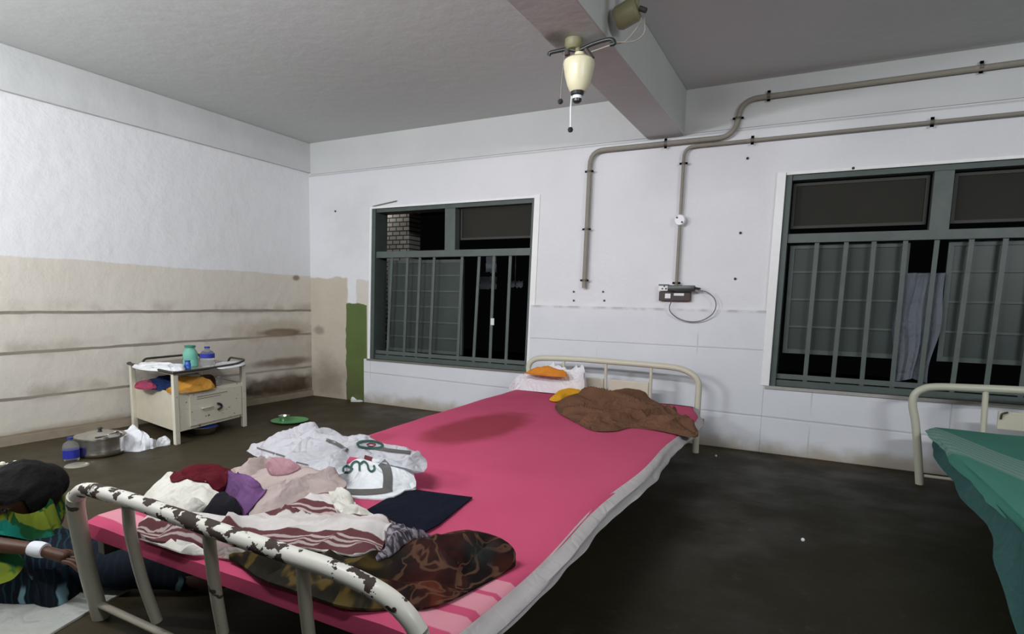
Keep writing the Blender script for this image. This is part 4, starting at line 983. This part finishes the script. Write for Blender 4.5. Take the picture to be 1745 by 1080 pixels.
ch = [[(pel, .115), (chest-V((.03, 0, .06)), .105), (chest, .105), (neck, .045), (hd-V((.04, 0, .0)), .05)],
      [(2, 0), (shR, .05), ((shR+el)/2, .036), (el, .032), ((el+wr)/2, .029), (wr, .022), ((wr+hn)/2, .024), (hn, .024)],
      [(2, 0), (shL, .048), (shL+V((.0, .06, -.10)), .035), (shL+V((.04, .0, -.16)), .024)],
      [(0, 0), (pel+V((.12, -.05, .0)), .08), (kn+V((0, .06, 0)), .045), ((kn+ft)/2+V((0, .03, 0)), .032), (ft, .03), (ft+V((.06, .0, .02)), .022)],
      [(0, 0), (pel+V((.12, .08, .0)), .08), (kn2, .045), ((kn2+ft2)/2, .032), (ft2, .03), (ft2+V((.06, .0, .02)), .022)]]
body = skin_mesh(ch)
# head, leaning forward; face towards the camera's lower left
fd = V((.12, -.88, -.40)).normalized(); upv = V((.35, -.30, .85)); upv = (upv-fd*upv.dot(fd)).normalized(); sd = fd.cross(upv)
def hp(f_, u__, s__): return hd+fd*f_+upv*u__+sd*s__
hm = bmesh.new(); bmesh.ops.create_icosphere(hm, subdivisions=4, radius=1)
for v in hm.verts:
    f_, s__, u__ = v.co.y, v.co.x, v.co.z
    ff = f_*.118; ss = s__*.093*(1-.25*max(0, -u__)); uu = u__*.135
    if f_ > 0:
        ff -= .012*math.exp(-((u__-.12)/.13)**2)*math.exp(-((abs(s__)-.38)/.2)**2)   # eye sockets
        ff += .030*math.exp(-((u__+.12)/.16)**2-(s__/.14)**2)                          # nose
        ff += .010*math.exp(-((u__+.42)/.09)**2-(s__/.3)**2)                           # lips
        ff += .012*math.exp(-((u__+.75)/.2)**2-(s__/.3)**2)                            # chin
    v.co = hp(ff, uu, ss)
merge(body, hm)
for s in (-1, 1):
    ea = bmesh.new(); bmesh.ops.create_icosphere(ea, subdivisions=2, radius=1)
    for v in ea.verts: v.co = hp(-.01+v.co.y*.018, -.005+v.co.z*.032, s*.093+v.co.x*.01)
    merge(body, ea)
# five fingers and a thumb on the resting hand
dh = (hn-wr).normalized(); sideh = dh.cross(V((0, 0, 1))).normalized()
for k in range(4):
    b0 = hn+sideh*(.028-.018*k)+dh*.01; ln = (.052, .060, .055, .042)[k]
    merge(body, skin_mesh([[(b0-dh*.01, .0085), (b0+dh*ln*.55+V((0, 0, .004)), .008), (b0+dh*ln*.95+V((0, 0, -.008)), .0075), (b0+dh*ln*1.3+V((0, 0, -.022)), .0065)]], 1))
tb = wr+(hn-wr)*.5-sideh*.02
merge(body, skin_mesh([[(tb, .010), (tb-sideh*.022+dh*.025, .009), (tb-sideh*.026+dh*.055+V((0, 0, -.01)), .0075)]], 1))
body_o = mk('body', body, M['skin'], person)
for s in (-1, 1): mk('eye', ball(hp(.098, .016, s*.036), .011), M['black_plastic'], person)
hr_ = bmesh.new(); bmesh.ops.create_icosphere(hr_, subdivisions=5, radius=1)
dele = [v for v in hr_.verts if (v.co.y > .42 and v.co.z < .42) or v.co.z < -.80]
bmesh.ops.delete(hr_, geom=dele, context='VERTS')
for v in hr_.verts:
    n_ = 1+.05*noise.noise(v.co*4)+.02*noise.noise(V((v.co.x*18, v.co.y*6, v.co.z*6)))
    v.co = hp(v.co.y*.136*n_-.006, v.co.z*.152*n_+.004, v.co.x*.113*n_)
bmesh.ops.solidify(hr_, geom=hr_.faces[:]+hr_.edges[:]+hr_.verts[:], thickness=.012)
hair = mk('hair', hr_, M['hair'], person)
bn = bmesh.new(); bmesh.ops.create_icosphere(bn, subdivisions=3, radius=1)
for v in bn.verts: v.co = hp(-.11+v.co.y*.07, -.02+v.co.z*.085, v.co.x*.085)
mk('hair_bun', bn, M['hair'], person)
fl = bmesh.new(); random.seed(4)
fc = onz(18, 793, .47)
for k in range(14):
    q_ = fc+V((random.uniform(-.05, .04), random.uniform(-.03, .03), random.uniform(-.012, .012))); merge(fl, ball(q_, .012))
mk('flower_string', fl, M['flower'], person)['label'] = 'white flower string in the hair'
# clothes
top_ch = [[(pel+V((0, 0, .05)), .128), (chest-V((.03, 0, .05)), .122), (chest, .120), (neck-V((.04, 0, .01)), .075)],
          [(2, 0), (shR, .066), (shR*.45+el*.55, .052)], [(2, 0), (shL, .064), (shL+V((.05, .06, -.09)), .05)]]
mk('blouse', skin_mesh(top_ch), M['print'], person)
# loose printed shawl end falling over the chest to the front of the lap
heap('scarf', [(-60, 905, .22), (-20, 862, .31), (10, 868, .31), (40, 876, .31), (70, 868, .31), (92, 848, .31), (106, 836, .29), (112, 865, .24), (104, 890, .21), (108, 912, .19), (92, 924, .19), (60, 922, .20), (20, 914, .215), (-10, 910, .22)], M['print'], person, dome=.02, ramp=.05, fold=.03, fs=14, base=None, step=.011, seed=61)
heap('sleeve_end', [(-40, 1010, .13), (-30, 955, .17), (0, 948, .18), (30, 945, .18), (42, 960, .16), (24, 985, .14), (0, 995, .13)], M['print'], person, dome=.01, ramp=.04, fold=.012, fs=14, base=None, step=.012, seed=63)
sk = skin_mesh([[(pel+V((.04, 0, .0)), .13), (kn*.5+kn2*.5-V((.12, 0, 0)), (.125, .12)), (kn*.5+kn2*.5+V((0, 0, -.01)), (.12, .105)), ((kn+ft)/2+V((0, .06, .0)), (.115, .075)), (ft+V((-.06, .06, .0)), (.105, .05))]])
for v in sk.verts:
    v.co.z = max(.012, v.co.z+.02*noise.noise(v.co*11)); v.co += V((0, 1, 0))*.02*noise.noise(v.co*9+V((5, 0, 0)))
mk('skirt', sk, M['skirt'], person)
heap('skirt_fold', [(-60, 1000, .06), (-20, 972, .14), (40, 970, .15), (90, 968, .145), (130, 962, .13), (190, 970, .06), (200, 985, .02), (150, 1000, .014), (120, 1020, .014), (85, 1034, .014), (40, 1022, .014), (0, 1020, .014), (-60, 1025, .014)],
          M['skirt'], person, dome=.01, ramp=.04, fold=.03, fs=12, fdir=.6, stretch=3, base=.011, step=.013, seed=62)
# taped dressing on the wrist
bm = bmesh.new(); dv = (hn-el).normalized(); q1 = wr-dv*.028; q2 = wr+dv*.028
mk('wrist_dressing', T([q1, (q1+q2)/2, q2], [.027, .030, .027], 16), M['tape'], person)['label'] = 'white taped dressing round the wrist'

for o in bpy.data.objects:
    if '_o' in o.keys(): del o['_o']
